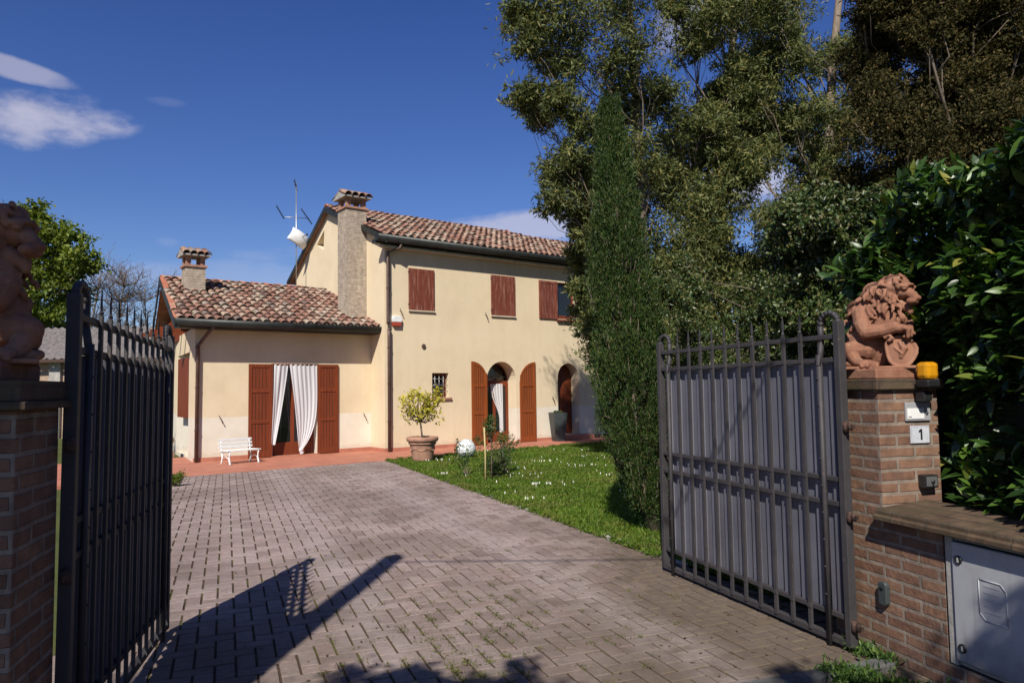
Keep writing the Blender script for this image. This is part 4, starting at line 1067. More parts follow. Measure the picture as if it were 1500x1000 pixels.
m = MB(); m.box(-.012, -.012, 1.572, .42, .432, 1.632); m.build('cap_slab', M['statue_terracotta'], pr, bevel=.008)
PLd = Vector((.245, -.970, 0)); PLq = Vector((-.970, -.245, 0)); PL = Vector((-1.835, 2.965, 0))
# frame: x = PLq (away from the drive), y = direction rotated +90 from x = towards viewer
pl = thing('brick_pillar', frame(PL, PLq, .028), 'left brick gate pillar in deep shade at the edge of the picture', 'pillar')
m = MB(); m.box(0, 0, -.05, .42, .42, 1.47); m.build('shaft', M['brick'], pl, uv=True, bevel=.006)
m = MB(); m.box(-.04, -.04, 1.47, .46, .46, 1.50); m.box(-.02, -.02, 1.50, .44, .44, 1.575); m.build('cap', M['coping_brick'], pl, uv=True, bevel=.006)
m = MB(); m.box(.06, .03, 1.575, .42, .40, 1.64); m.build('cap_slab', M['statue_terracotta'], pl, bevel=.008)
# low wall running from the right pillar towards the street, with the meter cabinet recess
lw = thing('boundary_wall', frame(NP, Q), 'low brick boundary wall with a moulded coping, running towards the viewer from the right pillar', 'wall')
m = MB(); m.box(.001, -.40, -.05, .30, -.001, .775); m.box(.10, -3.2, -.05, .30, -.402, .775); m.box(.001, -3.2, -.05, .099, -1.25, .775); m.box(.001, -1.249, -.05, .099, -.402, .13)
m.build('wall_face', M['brick'], lw, uv=True)
m = MB(); m.prism([(-.075, .785), (-.075, .81), (-.06, .815), (-.06, .838), (-.03, .845), (.31, .875), (.36, .84), (.36, .785)], 'y', -3.25, -.002)
cp = m.build('coping', M['coping_brick'], lw, bevel=.004); 
uvl = cp.data.uv_layers.new(name='UVMap')
for p in cp.data.polygons:
    for li in p.loop_indices:
        co = cp.data.vertices[cp.data.loops[li].vertex_index].co; uvl.data[li].uv = (co.y, co.z*.5+co.x*.5+.02)
# wall continuing behind the hedge, other side of left pillar
# meter cabinet
mc = thing('meter_cabinet', frame(NP+Wd*-.46+Q*-.012, -Wd), 'grey plastic utility meter cabinet set into the low brick wall under the coping', 'cabinet')
# local x towards viewer along the wall, local y = rotated +90 = +Q (into the wall)
m = MB(); m.box(-.045, .008, .135, .0, .12, .772); m.box(.0, .02, .14, .80, .12, .16); m.box(.0, .02, .755, .80, .12, .771); m.build('cabinet_frame', M['concrete_trim'], mc, bevel=.004)
m = MB(); m.box(.004, -.004, .165, .78, .020, .750); m.build('cabinet_door', M['cabinet_plastic'], mc, bevel=.006)
m = MB(); op = [(.155, .60), (.155, .44), (.185, .41), (.30, .41), (.30, .57), (.27, .60)]
for i in range(6):
    a, c = op[i], op[(i+1) % 6]; m.tube([(a[0], -.005, a[1]), (c[0], -.005, c[1])], .003, 6)
for k_ in range(5):
    z = .57-.03*k_; m.box(.18, -.0055, z, .27-.012*(k_ % 2), -.0035, z+.006)
m.build('embossed_plate', M['cabinet_plastic'], mc)
for z in (.665, .235):
    m = MB(); m.T = Matrix.Translation((.045, -.004, z)) @ Matrix.Rotation(PI/2, 4, 'X'); m.lathe([(.001, 0), (.022, 0), (.022, .006), (.016, .008), (.014, .003), (.001, .003)], 20)
    o = m.build('lock', M['black_plastic'], mc); m = MB(); m.box(.041, -.012, z-.012, .049, -.0075, z+.012); m.build('lock_slot', M['grey_plastic'], o)
# fittings on the pillar face that looks to the street (local x along Q, local y into the pillar)
def pillar_u(u):   # photo column -> distance along the street face
    best = min((abs(((NP+Q*s).x/(NP+Q*s).y)*F+750-u), s) for s in [i*.002 for i in range(230)]); return best[1]
def pz(u, v):
    p = NP+Q*pillar_u(u); d = ray(u, v); return EYE+d.z*p.y/d.y
ip = thing('intercom_panel', frame(NP, Q), 'metal intercom and name panel above the house number plate', 'intercom')
x0, x1 = pillar_u(1320), pillar_u(1356); z0, z1 = pz(1335, 616), pz(1335, 590)
m = MB(); m.box(x0, -.014, z0, x1, -.0015, z1+.004); m.build('panel', M['grey_plastic'], ip, bevel=.003)
m = MB(); m.box(x0+.008, -.018, z0+.012, x1-.05, -.0142, z1-.030); m.build('name_strip', M['white_paint'], ip)
m = MB(); m.tube([(x1-.03, -.012, z0+.045), (x1-.03, -.021, z0+.045)], .009, 10); m.build('call_button', M['antenna_metal'], ip)
m = MB()
for k_ in range(4): m.box(x0+.014+k_*.006, -.0188, z0+.020, x0+.018+k_*.006, -.0182, z0+.026)
m.build('name_print', M['black_plastic'], ip)
npl = thing('number_plate', frame(NP, Q), 'pale square house number plate reading 1 on the street face of the right pillar', 'house number')
x0, x1 = pillar_u(1326.5), pillar_u(1354); z0, z1 = pz(1340, 649), pz(1340, 623)
m = MB(); m.box(x0, -.010, z0, x1, -.0015, z1); m.build('plate', plain('enamel_plate', (.50, .51, .55), .4, 0, .08, 30), npl, bevel=.002)
m = MB(); e = .003; m.box(x0+e, -.0108, z0+e, x1-e, -.0101, z0+e+.0025); m.box(x0+e, -.0108, z1-e-.0025, x1-e, -.0101, z1-e); m.box(x0+e, -.0108, z0+e, x0+e+.0025, -.0101, z1-e); m.box(x1-e-.0025, -.0108, z0+e, x1-e, -.0101, z1-e); m.build('plate_border', M['grey_plastic'], npl)
xm = (x0+x1)/2; zc = (z0+z1)/2; m = MB()
m.prism([(xm+.001, zc-.030), (xm+.012, zc-.030), (xm+.012, zc+.032), (xm+.003, zc+.032), (xm-.011, zc+.022), (xm-.011, zc+.011), (xm+.001, zc+.017)], 'y', -.0122, -.0102); m.build('digit', M['black_plastic'], npl)
ks = thing('key_switch', frame(NP, Q), 'small square gate key switch below the house number plate', 'key switch')
x0, x1 = pillar_u(1333), pillar_u(1355); z0, z1 = pz(1344, 713), pz(1344, 694)
m = MB(); m.box(x0+.01, -.05, z0, x1, -.0015, z1); m.build('housing', M['black_plastic'], ks, bevel=.005)
m = MB(); m.box(x0+.022, -.054, z0+.010, x1-.010, -.0502, z1-.010); m.build('face_plate', M['antenna_metal'], ks, bevel=.002)
m = MB(); m.tube([((x0+x1)/2+.006, -.0542, (z0+z1)/2), ((x0+x1)/2+.006, -.064, (z0+z1)/2)], .010, 12); m.box((x0+x1)/2+.003, -.066, (z0+z1)/2-.016, (x0+x1)/2+.009, -.0545, (z0+z1)/2+.004); m.build('lock_barrel', M['black_plastic'], ks)
pc = thing('photocell', frame(NP-Wd*.0, Q), 'small dark gate photocell low on the pillar side', 'photocell')
zc = .37; m = MB(); m.prism([(-.03, zc-.05), (-.018, zc-.065), (.018, zc-.065), (.03, zc-.05), (.03, zc+.05), (.018, zc+.065), (-.018, zc+.065), (-.03, zc+.05)], 'x', -.032, -.0015); m.build('housing', M['planter_grey'], pc, bevel=.005)
m = MB(); m.tube([(-.0322, 0, zc+.03), (-.036, 0, zc+.03)], .012, 12); m.build('lens', M['dark_glass'], pc)
fl = thing('flashing_light', frame(NP+Q*.27+Wd*-.09, Q), 'amber gate warning lamp on a black base beside the right lion', 'warning lamp')
m = MB(); m.box(-.046, -.046, 1.52, .046, .046, 1.565); m.box(-.03, .0, 1.44, .03, .066, 1.50); m.build('base', M['black_plastic'], fl, bevel=.01)
m = MB(); m.prism([(-.044, -.044), (.044, -.044), (.044, .044), (-.044, .044)], 'z', 1.566, 1.665); m.build('lens', M['amber_plastic'], fl, bevel=.022)
m = MB(); m.tube([(0, 0, 1.566), (0, 0, 1.63)], .018, 10); m.build('bulb', M['white_paint'], fl)
# threshold kerb and weeds by the pillar foot
p0, p1 = gnd(1105, 1004), gnd(1292, 970); dd = (p1-p0).normalized(); nn_ = Vector((dd.y, -dd.x, 0)); b = MB()
vs = [p0-dd*.1, p1, p1+nn_*.10, p0-dd*.1+nn_*.10]
b.add([(v.x, v.y, -.05) for v in vs]+[(v.x, v.y, .035) for v in vs], [(0, 1, 2, 3), (7, 6, 5, 4), (0, 4, 5, 1), (1, 5, 6, 2), (2, 6, 7, 3), (3, 7, 4, 0)])
st(b.build('kerb', M['stone_kerb'], bevel=.012))

# ------------------------------------------------------------------ lions
def lion(name, mw, mir, label):
    o0 = thing(name, mw, label, 'statue', 'pair of terracotta lions on the gate pillars'); s = -1 if mir else 1
    m = MB(); 
    hd = [False]
    def X(p): return (p[0]-.035, p[1], p[2]) if (mir and hd[0]) else (p[0]*s, p[1], p[2])
    def ball(p, r, n=14, k=10): m.ball(X(p), r, n, k)
    def cap_(pts, rs): m.tube([X(p) for p in pts], rs, 10); [m.ball(X(p), r*1.0, 10, 8) for p, r in zip(pts, rs)]
    # body
    ball((-.05, .03, .18), (.115, .10, .15)); ball((-.10, .05, .10), (.10, .095, .09)); ball((.02, .03, .12), (.10, .08, .12)); ball((.03, .0, .30), (.105, .09, .12)); ball((-.03, .03, .34), (.10, .09, .11))
    # rear near leg: knee bulge, shin, foot and toes
    cap_([(-.07, .0, .12), (-.155, -.05, .118)], [.075, .05]); cap_([(-.155, -.05, .11), (-.125, -.085, .05), (-.10, -.11, .028)], [.042, .034, .032])
    ball((-.075, -.125, .028), (.055, .05, .028))
    for k_, (dx, dy) in enumerate([(-.100, -.172), (-.070, -.172), (-.040, -.160), (-.018, -.140)]): cap_([(-.08+.01*k_, -.13, .034), (dx, dy+.02, .026), (dx, dy, .014)], [.019, .017, .013])
    # far rear leg
    cap_([(.05, .03, .12), (.13, -.02, .09), (.12, -.05, .03)], [.07, .05, .035]); ball((.13, -.075, .025), (.045, .05, .025))
    # near arm resting on the shield
    cap_([(-.075, -.03, .335), (-.082, -.065, .27), (-.062, -.085, .218)], [.058, .050, .046]); cap_([(-.062, -.085, .218), (.02, -.115, .225), (.085, -.130, .240)], [.046, .040, .036])
    ball((.115, -.135, .232), (.045, .034, .028))
    for k_, (dx, dz, y) in enumerate([(.185, .200, -.135), (.178, .215, -.115), (.168, .186, -.150), (.150, .180, -.165)]): cap_([(.115+.006*k_, y+.005, .232), (.155, y-.004, .215+.003*k_), (dx, y, dz)], [.017, .016, .011])
    # far arm
    cap_([(.10, .0, .32), (.165, -.02, .26), (.16, -.07, .215)], [.05, .04, .034])
    # shield with rolled ends
    rot = Matrix.Rotation(-.12*s, 3, 'Y') @ Matrix.Rotation(-.25, 3, 'X')
    def sh(x, z, y=0.): v = rot @ Vector((x*s, y, z)); return Vector((.112*s, -.115, .100))+v
    n = 20; out = []
    for i in range(n):
        t_ = 2*PI*i/n; w_ = .083*(1+.10*math.cos(3*t_)); h_ = .098*(1-.08*math.sin(t_)); out.append((w_*math.cos(t_), h_*math.sin(t_)))
    vs = []
    for yy, k_ in ((.022, .95), (-.012, 1.0), (-.022, .93), (-.016, .80), (-.034, .30)):
        vs += [sh(a*k_, c*k_, yy) for a, c in out]
    fs = [(i+j*n, (i+1) % n+j*n, (i+1) % n+(j+1)*n, i+(j+1)*n) for j in range(4) for i in range(n)]+[tuple(range(n)), tuple(range(4*n, 5*n))[::-1]]
    m.add(vs, fs)
    m.tube([sh(-.075, .085, -.03), sh(-.045, .095, -.04), (sh(-.03, .07, -.045)), sh(-.055, .060, -.035)], .013, 8); m.tube([sh(.075, .085, -.03), sh(.045, .095, -.04), sh(.03, .07, -.045), sh(.055, .060, -.035)], .013, 8)
    m.tube([sh(.0, .05, -.03), sh(.02, .0, -.04), sh(-.01, -.05, -.03)], [.01, .02, .008], 8); m.tube([sh(-.03, .02, -.03), sh(0, -.03, -.04), sh(.03, .02, -.03)], [.007, .013, .007], 8)
    m.tube([sh(out[i % n][0]*.96, out[i % n][1]*.96, -.014) for i in range(n+1)], .009, 8)
    # neck, head, face
    hd[0] = True
    ball((.055, .0, .44), (.10, .095, .10)); ball((.115, -.025, .49), (.080, .075, .075)); ball((.150, -.050, .455), (.050, .052, .045))
    ball((.158, -.066, .492), (.052, .050, .016)); cap_([(.152, -.058, .470), (.200, -.092, .420)], [.036, .027])   # nose bridge
    ball((.212, -.102, .408), (.026, .030, .020)); ball((.196, -.085, .388), (.034, .040, .020)); ball((.180, -.118, .392), (.028, .024, .020)); ball((.205, -.065, .392), (.024, .024, .02))
    cap_([(.130, -.055, .375), (.170, -.075, .352)], [.032, .022]); ball((.178, -.078, .338), (.018, .018, .026))
    for dx, dy in ((.150, -.105), (.198, -.045)): ball((dx, dy, .468), (.016, .014, .010)); cap_([(dx-.022, dy-.004, .486), (dx+.014, dy-.006, .480)], [.011, .009])
    ball((.075, -.085, .49), (.024, .018, .030))  # ear
    # mane locks: curls laid on the neck, chest and back
    lr = random.Random(21)
    def lock(c, n_, L, r):
        c = Vector(c); nrm = Vector(n_).normalized(); dn = Vector((0, 0, -1)); dn = (dn-nrm*dn.dot(nrm)); dn = dn.normalized() if dn.length > .1 else Vector((1, 0, 0)); sd_ = nrm.cross(dn); a = lr.uniform(-.5, .5)
        dn = dn*math.cos(a)+sd_*math.sin(a); sd_ = nrm.cross(dn); sg = lr.choice((-1, 1))
        pts = [c-nrm*.004, c+dn*L*.35+nrm*.009+sd_*L*.12*sg, c+dn*L*.7+nrm*.008+sd_*L*.05*sg, c+dn*L-sd_*L*.20*sg-nrm*.003]
        m.tube([X(p) for p in pts], [r*.9, r*1.15, r*.95, r*.3], 6)
    def field(c, r, k_, L, rr_, cond=lambda n: True):
        cnt = 0
        while cnt < k_:
            n_ = Vector((lr.gauss(0, 1), lr.gauss(0, 1), lr.gauss(0, 1))).normalized()
            if not cond(n_): continue
            p = Vector(c)+Vector((n_.x*r[0], n_.y*r[1], n_.z*r[2])); lock(p, n_, L*lr.uniform(.8, 1.2), rr_*lr.uniform(.85, 1.15)); cnt += 1
    field((.055, .0, .44), (.095, .095, .10), 46, .070, .0115, lambda n: n.x < .2)
    field((.115, -.025, .50), (.072, .070, .066), 26, .045, .0105, lambda n: (n.x < .1 and n.z > -.3) or n.z > .72)
    hd[0] = False
    field((.02, .0, .38), (.105, .095, .095), 46, .078, .012)
    field((-.03, .03, .34), (.10, .095, .11), 46, .078, .012, lambda n: n.z > -.6)
    field((.06, -.02, .31), (.095, .085, .095), 26, .07, .012, lambda n: n.y < .2)
    field((-.07, .05, .25), (.10, .09, .12), 16, .05, .011, lambda n: n.x < -.1)
    cap_([(-.14, .08, .04), (-.19, .02, .035), (-.17, -.06, .03), (-.13, -.08, .025)], [.022, .018, .018, .022])
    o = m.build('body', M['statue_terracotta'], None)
    md = o.modifiers.new('r', 'REMESH'); md.mode = 'VOXEL'; md.voxel_size = .0042; md.use_smooth_shade = True
    m2 = o.modifiers.new('s', 'SMOOTH'); m2.factor = .35; m2.iterations = 1
    bpy.context.view_layer.update(); apply_mods(o); o.parent = o0
    if not o.data.materials: o.data.materials.append(M['statue_terracotta'])
    m = MB(); m.box(-.19, -.17, -.003, .19, .15, .014); m.build('plinth', M['statue_terracotta'], o0, bevel=.005)
    return o0
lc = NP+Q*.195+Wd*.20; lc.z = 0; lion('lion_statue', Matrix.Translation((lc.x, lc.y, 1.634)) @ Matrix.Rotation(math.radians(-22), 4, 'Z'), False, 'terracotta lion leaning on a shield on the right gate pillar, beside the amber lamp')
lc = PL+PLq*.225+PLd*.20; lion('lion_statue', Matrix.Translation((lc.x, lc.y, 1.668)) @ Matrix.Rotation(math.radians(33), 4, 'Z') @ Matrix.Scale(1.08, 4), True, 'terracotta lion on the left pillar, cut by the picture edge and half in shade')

# ------------------------------------------------------------------ laurel hedge
def hedge():
    root = thing('laurel_hedge', frame(NP, Q), 'tall glossy laurel hedge growing over the low brick wall beside the right pillar', 'hedge')
    # local: x = Q (away from the drive), y = Wd (away from the viewer)
    n = 17000; P = []; D = []; S = []
    y = RNG.uniform(-3.0, .75, n); z = .86+RNG.uniform(0, 1, n)*(1.93-.12*np.clip(y+.6, 0, 1))
    bulge = .07*np.sin(y*3.3+z*2.1)+.06*np.sin(z*5.3-y*2.)+.045*np.sin(y*9+1)+.04*np.sin(z*11)
    xmin = np.where(y > -.14, .60, np.interp(y, [-3, -.8, -.14], [.18, .18, .42]))
    xmin = np.where((y > -.14) & (z > 1.75), .50, xmin)
    xmin = xmin+.10*np.clip((z-1.2)/1.6, 0, 1)**2*1.2
    depth = np.abs(RNG.normal(0, .10, n)); x = xmin+bulge+depth
    P1_ = np.stack([x, y, z], 1); out1 = np.tile([-1., -.12, .25], (n, 1))
    n2 = 6500; y2 = RNG.uniform(-3.0, .75, n2); x2 = RNG.uniform(.35, 1.6, n2)
    top = 2.76-.10*np.clip(y2+.6, 0, 1)+.10*np.sin(y2*4+x2*3)+.08*np.sin(y2*8.7)+.05*np.sin(x2*13)-.35*np.clip(y2-.15, 0, 1); z2 = top-np.abs(RNG.normal(0, .10, n2))
    P2_ = np.stack([x2, y2, z2], 1); out2 = np.tile([-.2, -.15, 1.], (n2, 1))
    n3 = 3500; x3 = RNG.uniform(.5, 1.4, n3); z3 = RNG.uniform(.9, 2.45, n3); P3_ = np.stack([x3, .72+RNG.normal(0, .06, n3), z3], 1); out3 = np.tile([-.2, 1., .3], (n3, 1))
    n4 = 2600; x4 = RNG.uniform(.50, .8, n4); z4 = RNG.uniform(.9, 1.75, n4); P4_ = np.stack([x4, -.12+RNG.normal(0, .05, n4), z4], 1); out4 = np.tile([-.3, -.9, .3], (n4, 1))
    P = np.concatenate([P1_, P2_, P3_, P4_]); Dn = np.concatenate([out1, out2, out3, out4])
    # leave hollows so the dark inside shows
    hol = np.sin(P[:, 1]*5.1+1.3)*np.sin(P[:, 2]*4.7+.6)+.6*np.sin(P[:, 1]*11.+P[:, 2]*8.)+RNG.normal(0, .35, len(P))
    keep = hol > -.55; P = P[keep]; Dn = Dn[keep]; k = len(P)
    D = Dn*.75+RNG.normal(0, .62, (k, 3)); D[:, 2] += .10; D /= np.linalg.norm(D, axis=1)[:, None]
    up = np.tile([-.25, -.2, 1.], (k, 1))+RNG.normal(0, .35, (k, 3)); S = np.cross(D, up); S /= np.linalg.norm(S, axis=1)[:, None]; S = -S
    big_leaves('foliage', P, D, S, .128, .047, M['laurel_leaf'], root)
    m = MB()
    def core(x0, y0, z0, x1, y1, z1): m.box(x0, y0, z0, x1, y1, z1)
    core(.48, -3.0, .60, 1.5, -.12, 2.42); core(.62, -.11, .0, 1.5, .55, 2.25)  # boxes added inside the hedge, near-black to stand for shade and block the sun
    o = m.build('shade_core', plain('shade_core', (.010, .014, .006), .95, 0, .3, 30), root)
    m = MB()
    for i in range(16):
        y_ = random.uniform(-2.8, .5); x_ = random.uniform(.5, .6); z_ = random.uniform(.8, 1.4); limb(m, (x_, y_, z_), (x_-random.uniform(-.05, .06), y_+random.gauss(0, .15), z_+random.uniform(.4, 1.)), .012, .004, .06, 5, 4)
    m.build('stems', M['bark'], root)
hedge()

# ------------------------------------------------------------------ things near the house
def lathe_obj(name, prof, mat, parent, n=40, c=(0, 0, 0), bevel=0):
    m = MB(); m.lathe(prof, n, c); return m.build(name, M[mat], parent)
pp = gnd(619, 675); 
pot = thing('flower_pot', Matrix.Translation(pp), 'large terracotta pot with a rolled rim and garland, holding the small yellow lemon tree', 'flower pot')
sc_ = 1.0
lathe_obj('pot_body', [(.20, 0), (.215, .01), (.225, .06), (.27, .33), (.275, .36), (.265, .365), (.30, .37), (.305, .40), (.285, .41), (.315, .42), (.345, .45), (.35, .50), (.335, .525), (.30, .53), (.29, .50), (.27, .45), (.001, .45)], 'terracotta', pot)
m = MB()
for k_ in range(6):
    a0 = 2*PI*k_/6; pts = []
    for i in range(9):
        t_ = i/8; a = a0+t_*PI/3; z = .29-.055*math.sin(PI*t_); r_ = .225+(z-.06)*.167+.004; pts.append((r_*math.cos(a), r_*math.sin(a), z))
    m.tube(pts, .011, 6)
m.build('garland', M['terracotta'], pot); lathe_obj('potting_soil', [(.001, .44), (.285, .44), (.285, .468), (.001, .475)], 'soil', pot, 24)
lt = thing('lemon_tree', Matrix.Translation(pp+Vector((0, 0, .46))), 'small yellow leaved lemon tree growing in the terracotta pot', 'tree')
m = MB(); m.tube([(0.0, 0, -.02), (-.02, 0, .2), (-.05, .0, .42)], [.024, .02, .02], 8); P = []
tips = []
for i in range(46):
    th = random.uniform(0, 2*PI); rr_ = random.uniform(.12, .40); z = random.uniform(.45, 1.05); rr_ *= .75+.5*math.sin((z-.38)/.7*2.4)
    q = Vector((-.05+rr_*math.cos(th), rr_*.8*math.sin(th), z)); limb(m, (-.05, 0, .40), q, .012, .004, .1, 5, 5)
    for _ in range(20): P.append(tuple(np.array(q)+RNG.normal(0, .065, 3)))
m.build('trunk', M['bark'], lt); leaves('crown', np.array(P), .085, .042, M['lemon_leaf'], lt, up=.3)
# mosaic globe
gp = gnd(683, 671); R_ = .215
gb = thing('garden_globe', Matrix.Translation(gp), 'white mosaic garden globe on the grass between the big pot and the arched door', 'garden globe')
m = MB(); m.ball((0, 0, R_), R_, 32, 20); m.build('sphere', M['globe_mosaic'], gb); lathe_obj('foot_ring', [(.09, -.01), (.10, .0), (.09, .02), (.07, .02)], 'concrete_trim', gb, 20)
# tall dark planter
tp = gnd(818, 645.5, .012)
pn = thing('tall_planter', Matrix.Translation(tp) @ Matrix.Rotation(.35, 4, 'Z'), 'tall tapering dark planter standing left of the right archway', 'planter')
m = MB(); a, c, h = .145, .215, .82
m.add([(-a, -a, 0), (a, -a, 0), (a, a, 0), (-a, a, 0), (-c, -c, h), (c, -c, h), (c, c, h), (-c, c, h), (-c+.02, -c+.02, h), (c-.02, -c+.02, h), (c-.02, c-.02, h), (-c+.02, c-.02, h), (-c+.03, -c+.03, h-.08), (c-.03, -c+.03, h-.08), (c-.03, c-.03, h-.08), (-c+.03, c-.03, h-.08)],
      [(3, 2, 1, 0), (0, 1, 5, 4), (1, 2, 6, 5), (2, 3, 7, 6), (3, 0, 4, 7), (4, 5, 9, 8), (5, 6, 10, 9), (6, 7, 11, 10), (7, 4, 8, 11), (8, 9, 13, 12), (9, 10, 14, 13), (10, 11, 15, 14), (11, 8, 12, 15), (12, 13, 14, 15)])
m.build('planter_body', M['planter_grey'], pn, bevel=.006)
P = in_ell(260, (0, 0, h-.01), (.17, .17, .05)); leaves('foliage', P, .05, .03, M['broad_leaf'], pn, up=.5)
# white bench
b0 = gnd(334, 681, .012); b1 = gnd(381, 676.5, .012); bd = (b1-b0); BL = bd.length
bn = thing('garden_bench', Matrix.Translation(b0) @ Matrix.Rotation(math.atan2(bd.y, bd.x), 4, 'Z'), 'small white slatted bench standing on the terrace in front of the left shutter', 'bench')
for x in (.04, BL-.04):
    m = MB(); 
    m.tube([(x, -.02, 0), (x, .0, .03), (x, .03, .12), (x, .02, .20), (x, .0, .26)], [.026, .018, .020, .014, .018], 8); m.tube([(x, .36, 0), (x, .34, .03), (x, .31, .12), (x, .32, .26)], [.024, .018, .018, .016], 8)
    m.tube([(x, .02, .27), (x, .33, .25), (x, .37, .36), (x, .40, .53)], .016, 8); m.tube([(x, .03, .11), (x, .16, .16), (x, .31, .11)], .010, 6)
    m.build('leg', M['white_paint'], bn)
m = MB()
for i in range(5): m.box(-.02, -.01+i*.075, .278, BL+.02, .048+i*.075, .296)
m.build('seat', M['white_paint'], bn, bevel=.004)
m = MB()
for i in range(3): z = .33+i*.075; y = .348+i*.016; m.box(-.02, y, z, BL+.02, y+.016, z+.048)
m.build('backrest', M['white_paint'], bn, bevel=.004)
# planting on the lawn
sp = gnd(711, 705)
yt = thing('young_tree', Matrix.Translation(sp), 'thin young tree tied to a pale bamboo stake on the lawn', 'young tree')
m = MB(); m.tube([(0, 0, -.05), (.005, 0, .45), (-.01, 0, .90)], .014, 8); m.build('stake', M['bamboo'], yt)
m = MB(); m.tube([(.10, .1, -.02), (.11, .1, .4), (.10, .08, .75), (.12, .08, 1.0)], [.010, .009, .007, .004], 6)
P = []
for (x, z, rx_, rz_, k_) in ((.09, .93, .13, .17, 300), (.30, .70, .12, .09, 90), (-.08, .62, .11, .10, 70), (.18, .55, .18, .12, 120), (.05, .78, .12, .12, 90), (.22, .40, .12, .10, 60), (-.14, .70, .06, .05, 40), (.55, .62, .05, .04, 20)):
    P.append(in_ell(k_, (x, .08, z), (rx_, rx_, rz_))); limb(m, (.105, .08, z-.12), (x, .08, z), .005, .002, .05, 4, 3)
m.build('stem', M['bark'], yt); P = np.concatenate(P); leaves('crown', P[:480], .05, .02, M['shrub_leaf'], yt, up=.4); leaves('new_growth', P[480:], .05, .018, M['broad_leaf'], yt, up=.4)
def small_bush(name, p, w_, h, n, mat, label, l=.045, lw_=.018, cat='shrub', ns=14):
    r = thing(name, Matrix.Translation(p), label, cat); m = MB(); P = []
    for i in range(ns):
        q = Vector((random.gauss(0, w_*.4), random.gauss(0, w_*.35), h*random.uniform(.35, 1))); limb(m, (0, 0, 0), q, .008, .003, .08, 4, 4)
        P.append(np.array(q)+RNG.normal(0, 1, (n//ns, 3))*np.array([w_*.22, w_*.22, h*.13]))
    m.build('stem', M['bark'], r); P = np.concatenate(P); P[:, 2] = np.abs(P[:, 2]); leaves('foliage', P, l, lw_, M[mat], r, up=.4); return r
small_bush('dark_shrub', gnd(723, 697), .20, .34, 1000, 'cypress_leaf', 'low dark evergreen shrub just right of the bamboo stake')
small_bush('leafy_shrub', gnd(738, 693), .20, .62, 700, 'shrub_leaf', 'loose green shrub behind the dark one on the lawn', .05, .022)
small_bush('sapling', gnd(683, 697), .18, .48, 120, 'shrub_leaf', 'thin sapling on the lawn in front of the mosaic globe', .06, .03, 'sapling', 7)
small_bush('sapling', gnd(668, 676), .10, .52, 60, 'shrub_leaf', 'tiny sapling with a leafy tip left of the mosaic globe', .06, .035, 'sapling', 3)
# creeper / shrub foot at the house end
small_bush('weed_clump', gnd(256, 712), .12, .20, 500, 'spring_leaf', 'bright weeds at the drive edge by the free end of the left gate leaf', .06, .022, 'weeds')
def weeds(name, spots, n, mat, label, l=.03, h=.03, r=.035):
    P = []
    for (x, y) in spots: P.append(np.stack([x+RNG.normal(0, r, n), y+RNG.normal(0, r, n), np.abs(RNG.normal(0, h*.5, n))], 1))
    P = np.concatenate(P); o = leaves(name, P, l, l*.3, M[mat], None, up=1.1); tag(o, label, 'weeds', kind='stuff')
sp_ = []
for _ in range(260):
    u = random.choice([random.uniform(560, 800), random.uniform(450, 1000), random.uniform(620, 760)]); v = random.uniform(865, 1000) if random.random() < .8 else random.uniform(800, 880)
    p = gnd(u, v); q = p-orig; j = round(q.dot(P1)/W_)*W_; i = round(q.dot(P2)/W_)*W_
    p = orig+P2*(i if random.random() < .7 else q.dot(P2))+P1*j if random.random() < .3 else orig+P2*i+P1*q.dot(P1); sp_.append((p.x, p.y))
weeds('joint_moss', sp_, 16, 'moss_leaf', 'moss and tiny weeds growing in the paving joints of the drive', .016, .006, .020)
sp_ = []
for _ in range(90):
    t_ = random.random(); p = gnd(1205, 985).lerp(gnd(1400, 1040), t_); sp_.append((p.x+random.gauss(0, .05)+.0, p.y+random.gauss(0, .03)))
for _ in range(22): p = gnd(1256, 950).lerp(gnd(1310, 975), random.random()); sp_.append((p.x-.03, p.y))
weeds('foot_weeds', sp_, 26, 'shrub_leaf', 'low green weeds along the foot of the right pillar and wall', .045, .05, .03)
sp_ = [tuple((L0+LD*random.uniform(0, 10.3)+LN*random.uniform(-.02, .02))[:2]) for _ in range(220)]
weeds('edge_grass', sp_, 30, 'grass_blade', 'grass tufts leaning over the concrete edging of the drive', .05, .03, .03)
sp_ = [tuple(hp(a_, bb, 0)[:2]) for a_, bb in [(random.uniform(-1.05, 10), None) for _ in range(160)] for bb in [(-1.93 if a_ < .5 else -1.72)]]
weeds('terrace_edge_grass', sp_, 24, 'grass_blade', 'grass leaning against the edge of the terracotta terrace', .05, .03, .03)
# fallen leaves
P = []
for _ in range(170):
    p = gnd(random.uniform(300, 1200), random.uniform(760, 1000)); P.append((p.x, p.y, .008))
d_ = RNG.normal(0, 1, (len(P), 3)); d_[:, 2] *= .15; d_ /= np.linalg.norm(d_, axis=1)[:, None]; s_ = np.cross(d_, np.tile([0, 0, 1.], (len(P), 1))); s_ /= np.linalg.norm(s_, axis=1)[:, None]
o = leaves('fallen_leaves', np.array(P), .035, .014, M['brown_leaf'], None, dirs=(d_, s_)); tag(o, 'dry brown leaves scattered over the paved drive', 'leaves', kind='stuff')

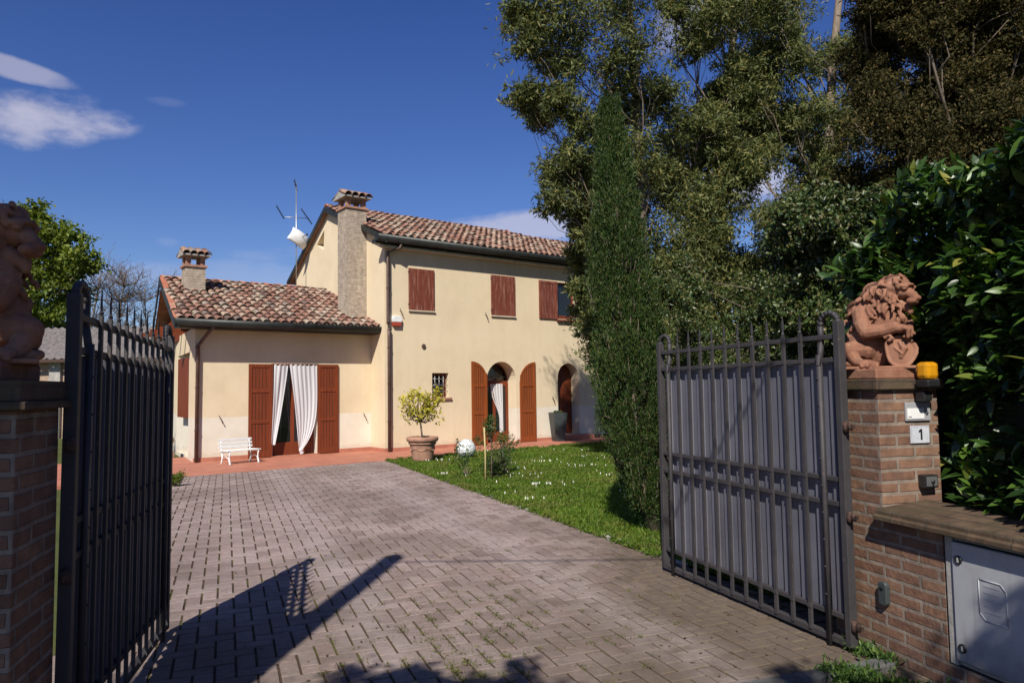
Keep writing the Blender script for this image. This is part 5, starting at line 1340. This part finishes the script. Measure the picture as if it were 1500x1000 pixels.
# log pile and shrub beside the annex
lp_ = thing('log_pile', HOUSE @ Matrix.Translation((-4.72, 2.5, .012)), 'stack of split logs beside the annex, glimpsed past the left gate leaf', 'log pile')
for i, (x, z) in enumerate([(0, .09), (.2, .09), (.4, .09), (.1, .26), (.3, .26), (.0, .42), (.2, .43), (.38, .42)]):
    m = MB(); m.tube([(x-.1, -.2+.03*(i % 3), z), (x-.1, .3, z)], .095, 8, smooth=False); m.build('log', M['log_wood'], lp_)
small_bush('potted_shrub', hp(-4.72, 3.9, .0), .25, 1.2, 800, 'shrub_leaf', 'green shrub behind the log pile beside the annex', .06, .03)
# outbuilding on the left
ob = thing('outbuilding', Matrix.Translation((-13.6, 27, 0)) @ Matrix.Rotation(.02, 4, 'Z'), 'low brick outbuilding with a grey ribbed roof behind the left pillar', 'shed')
m = MB(); m.box(-9, 0, -.05, 3.2, 4, 2.85); m.build('wall', M['far_brick'], ob, uv=True)
m = MB()
for i in range(5): MB().box(-8.2+i*2.4, -.14, -.05, -7.8+i*2.4, -.002, 2.80).build('pilaster', M['concrete_trim'], ob)
m = MB(); vs = []; nx = 190
for i in range(nx+1):
    x = -9.4+13.0*i/nx; w_ = .035*math.sin(i*PI/2.); vs += [(x, -.45, 2.86+w_), (x, 2.3, 4.22+w_), (x, 5., 2.9+w_)]
m.add(vs, [f for i in range(nx) for f in ((i*3, i*3+3, i*3+4, i*3+1), (i*3+1, i*3+4, i*3+5, i*3+2))]); o = m.build('roof', plain('ribbed_roof', (.17, .15, .14), .9, 0, .25, 8), ob)
md = o.modifiers.new('s', 'SOLIDIFY'); md.thickness = .03
m = MB(); m.box(-9.4, -.50, 2.72, 3.6, -.42, 2.83); m.build('eave_board', M['rusty_iron'], ob)

# pole and cable near the street; outside the picture, they cast the long shadow over the drive
up_ = thing('utility_pole', Matrix.Translation((-2.22, .66, 0)), 'wooden utility pole by the street', 'pole')
m = MB(); m.tube([(.25, 0, -.2), (.14, 0, 2), (-.07, 0, 5.9), (-.075, 0, 6.0)], [.12, .115, .10, .05], 14); m.build('shaft', M['wooden_pole'], up_)
cb = MB(); pts = [Vector((-2.22+t_*14, .66+t_*1.2, 5.75-1.2*math.sin(PI*t_)*.4)) for t_ in [i/24 for i in range(25)]]; cb.tube(pts, .014, 6); cb.build('cable', M['black_plastic'], up_).location = (2.22, -.66, 0)
# street tree behind the camera (its crown shades the front edge of the drive and the left pillar)
cs_ = [((-2.55, -1.9, 4.6), (.55, .6, .55)), ((-2.35, -1.7, 4.0), (.5, .5, .5)), ((-1.45, -.55, 4.05), (.34, .34, .3)), ((-.85, -.62, 4.05), (.28, .3, .25)), ((-1.9, -.9, 4.0), (.4, .4, .35)), ((.75, -.75, 4.1), (.36, .3, .3)), ((1.45, -.75, 4.1), (.40, .32, .3)), ((2.0, -.7, 3.6), (.35, .3, .3))]
tree('street_tree', (-2.6, -2.4, 0), (-2.3, -2.0, 4.4), cs_, 'broad_leaf', 'bark', 30, 46, .09, .05, 'leafy tree at the street side of the entrance', r0=.12, twigs=3)

# closing greenery far behind
k_ = 0
for x, y, h, r in [(14, 34, 5.5, 3), (9, 30, 4.2, 2.4), (19, 36, 6, 3), (25, 38, 6.5, 3.4), (4.5, 33, 4.5, 2.5), (32, 36, 7, 4)]:
    far_tree('background_tree', x, y, h, r, 'broad_leaf', ['hazy green tree far behind the shrubs, second from the house', 'low green tree far behind the garden near its middle', 'green tree far behind the leaning eucalyptus', 'tall green tree far behind the dark oak', 'small green tree far behind the end of the house', 'wide green tree farthest to the right behind the hedge'][k_]); k_ += 1
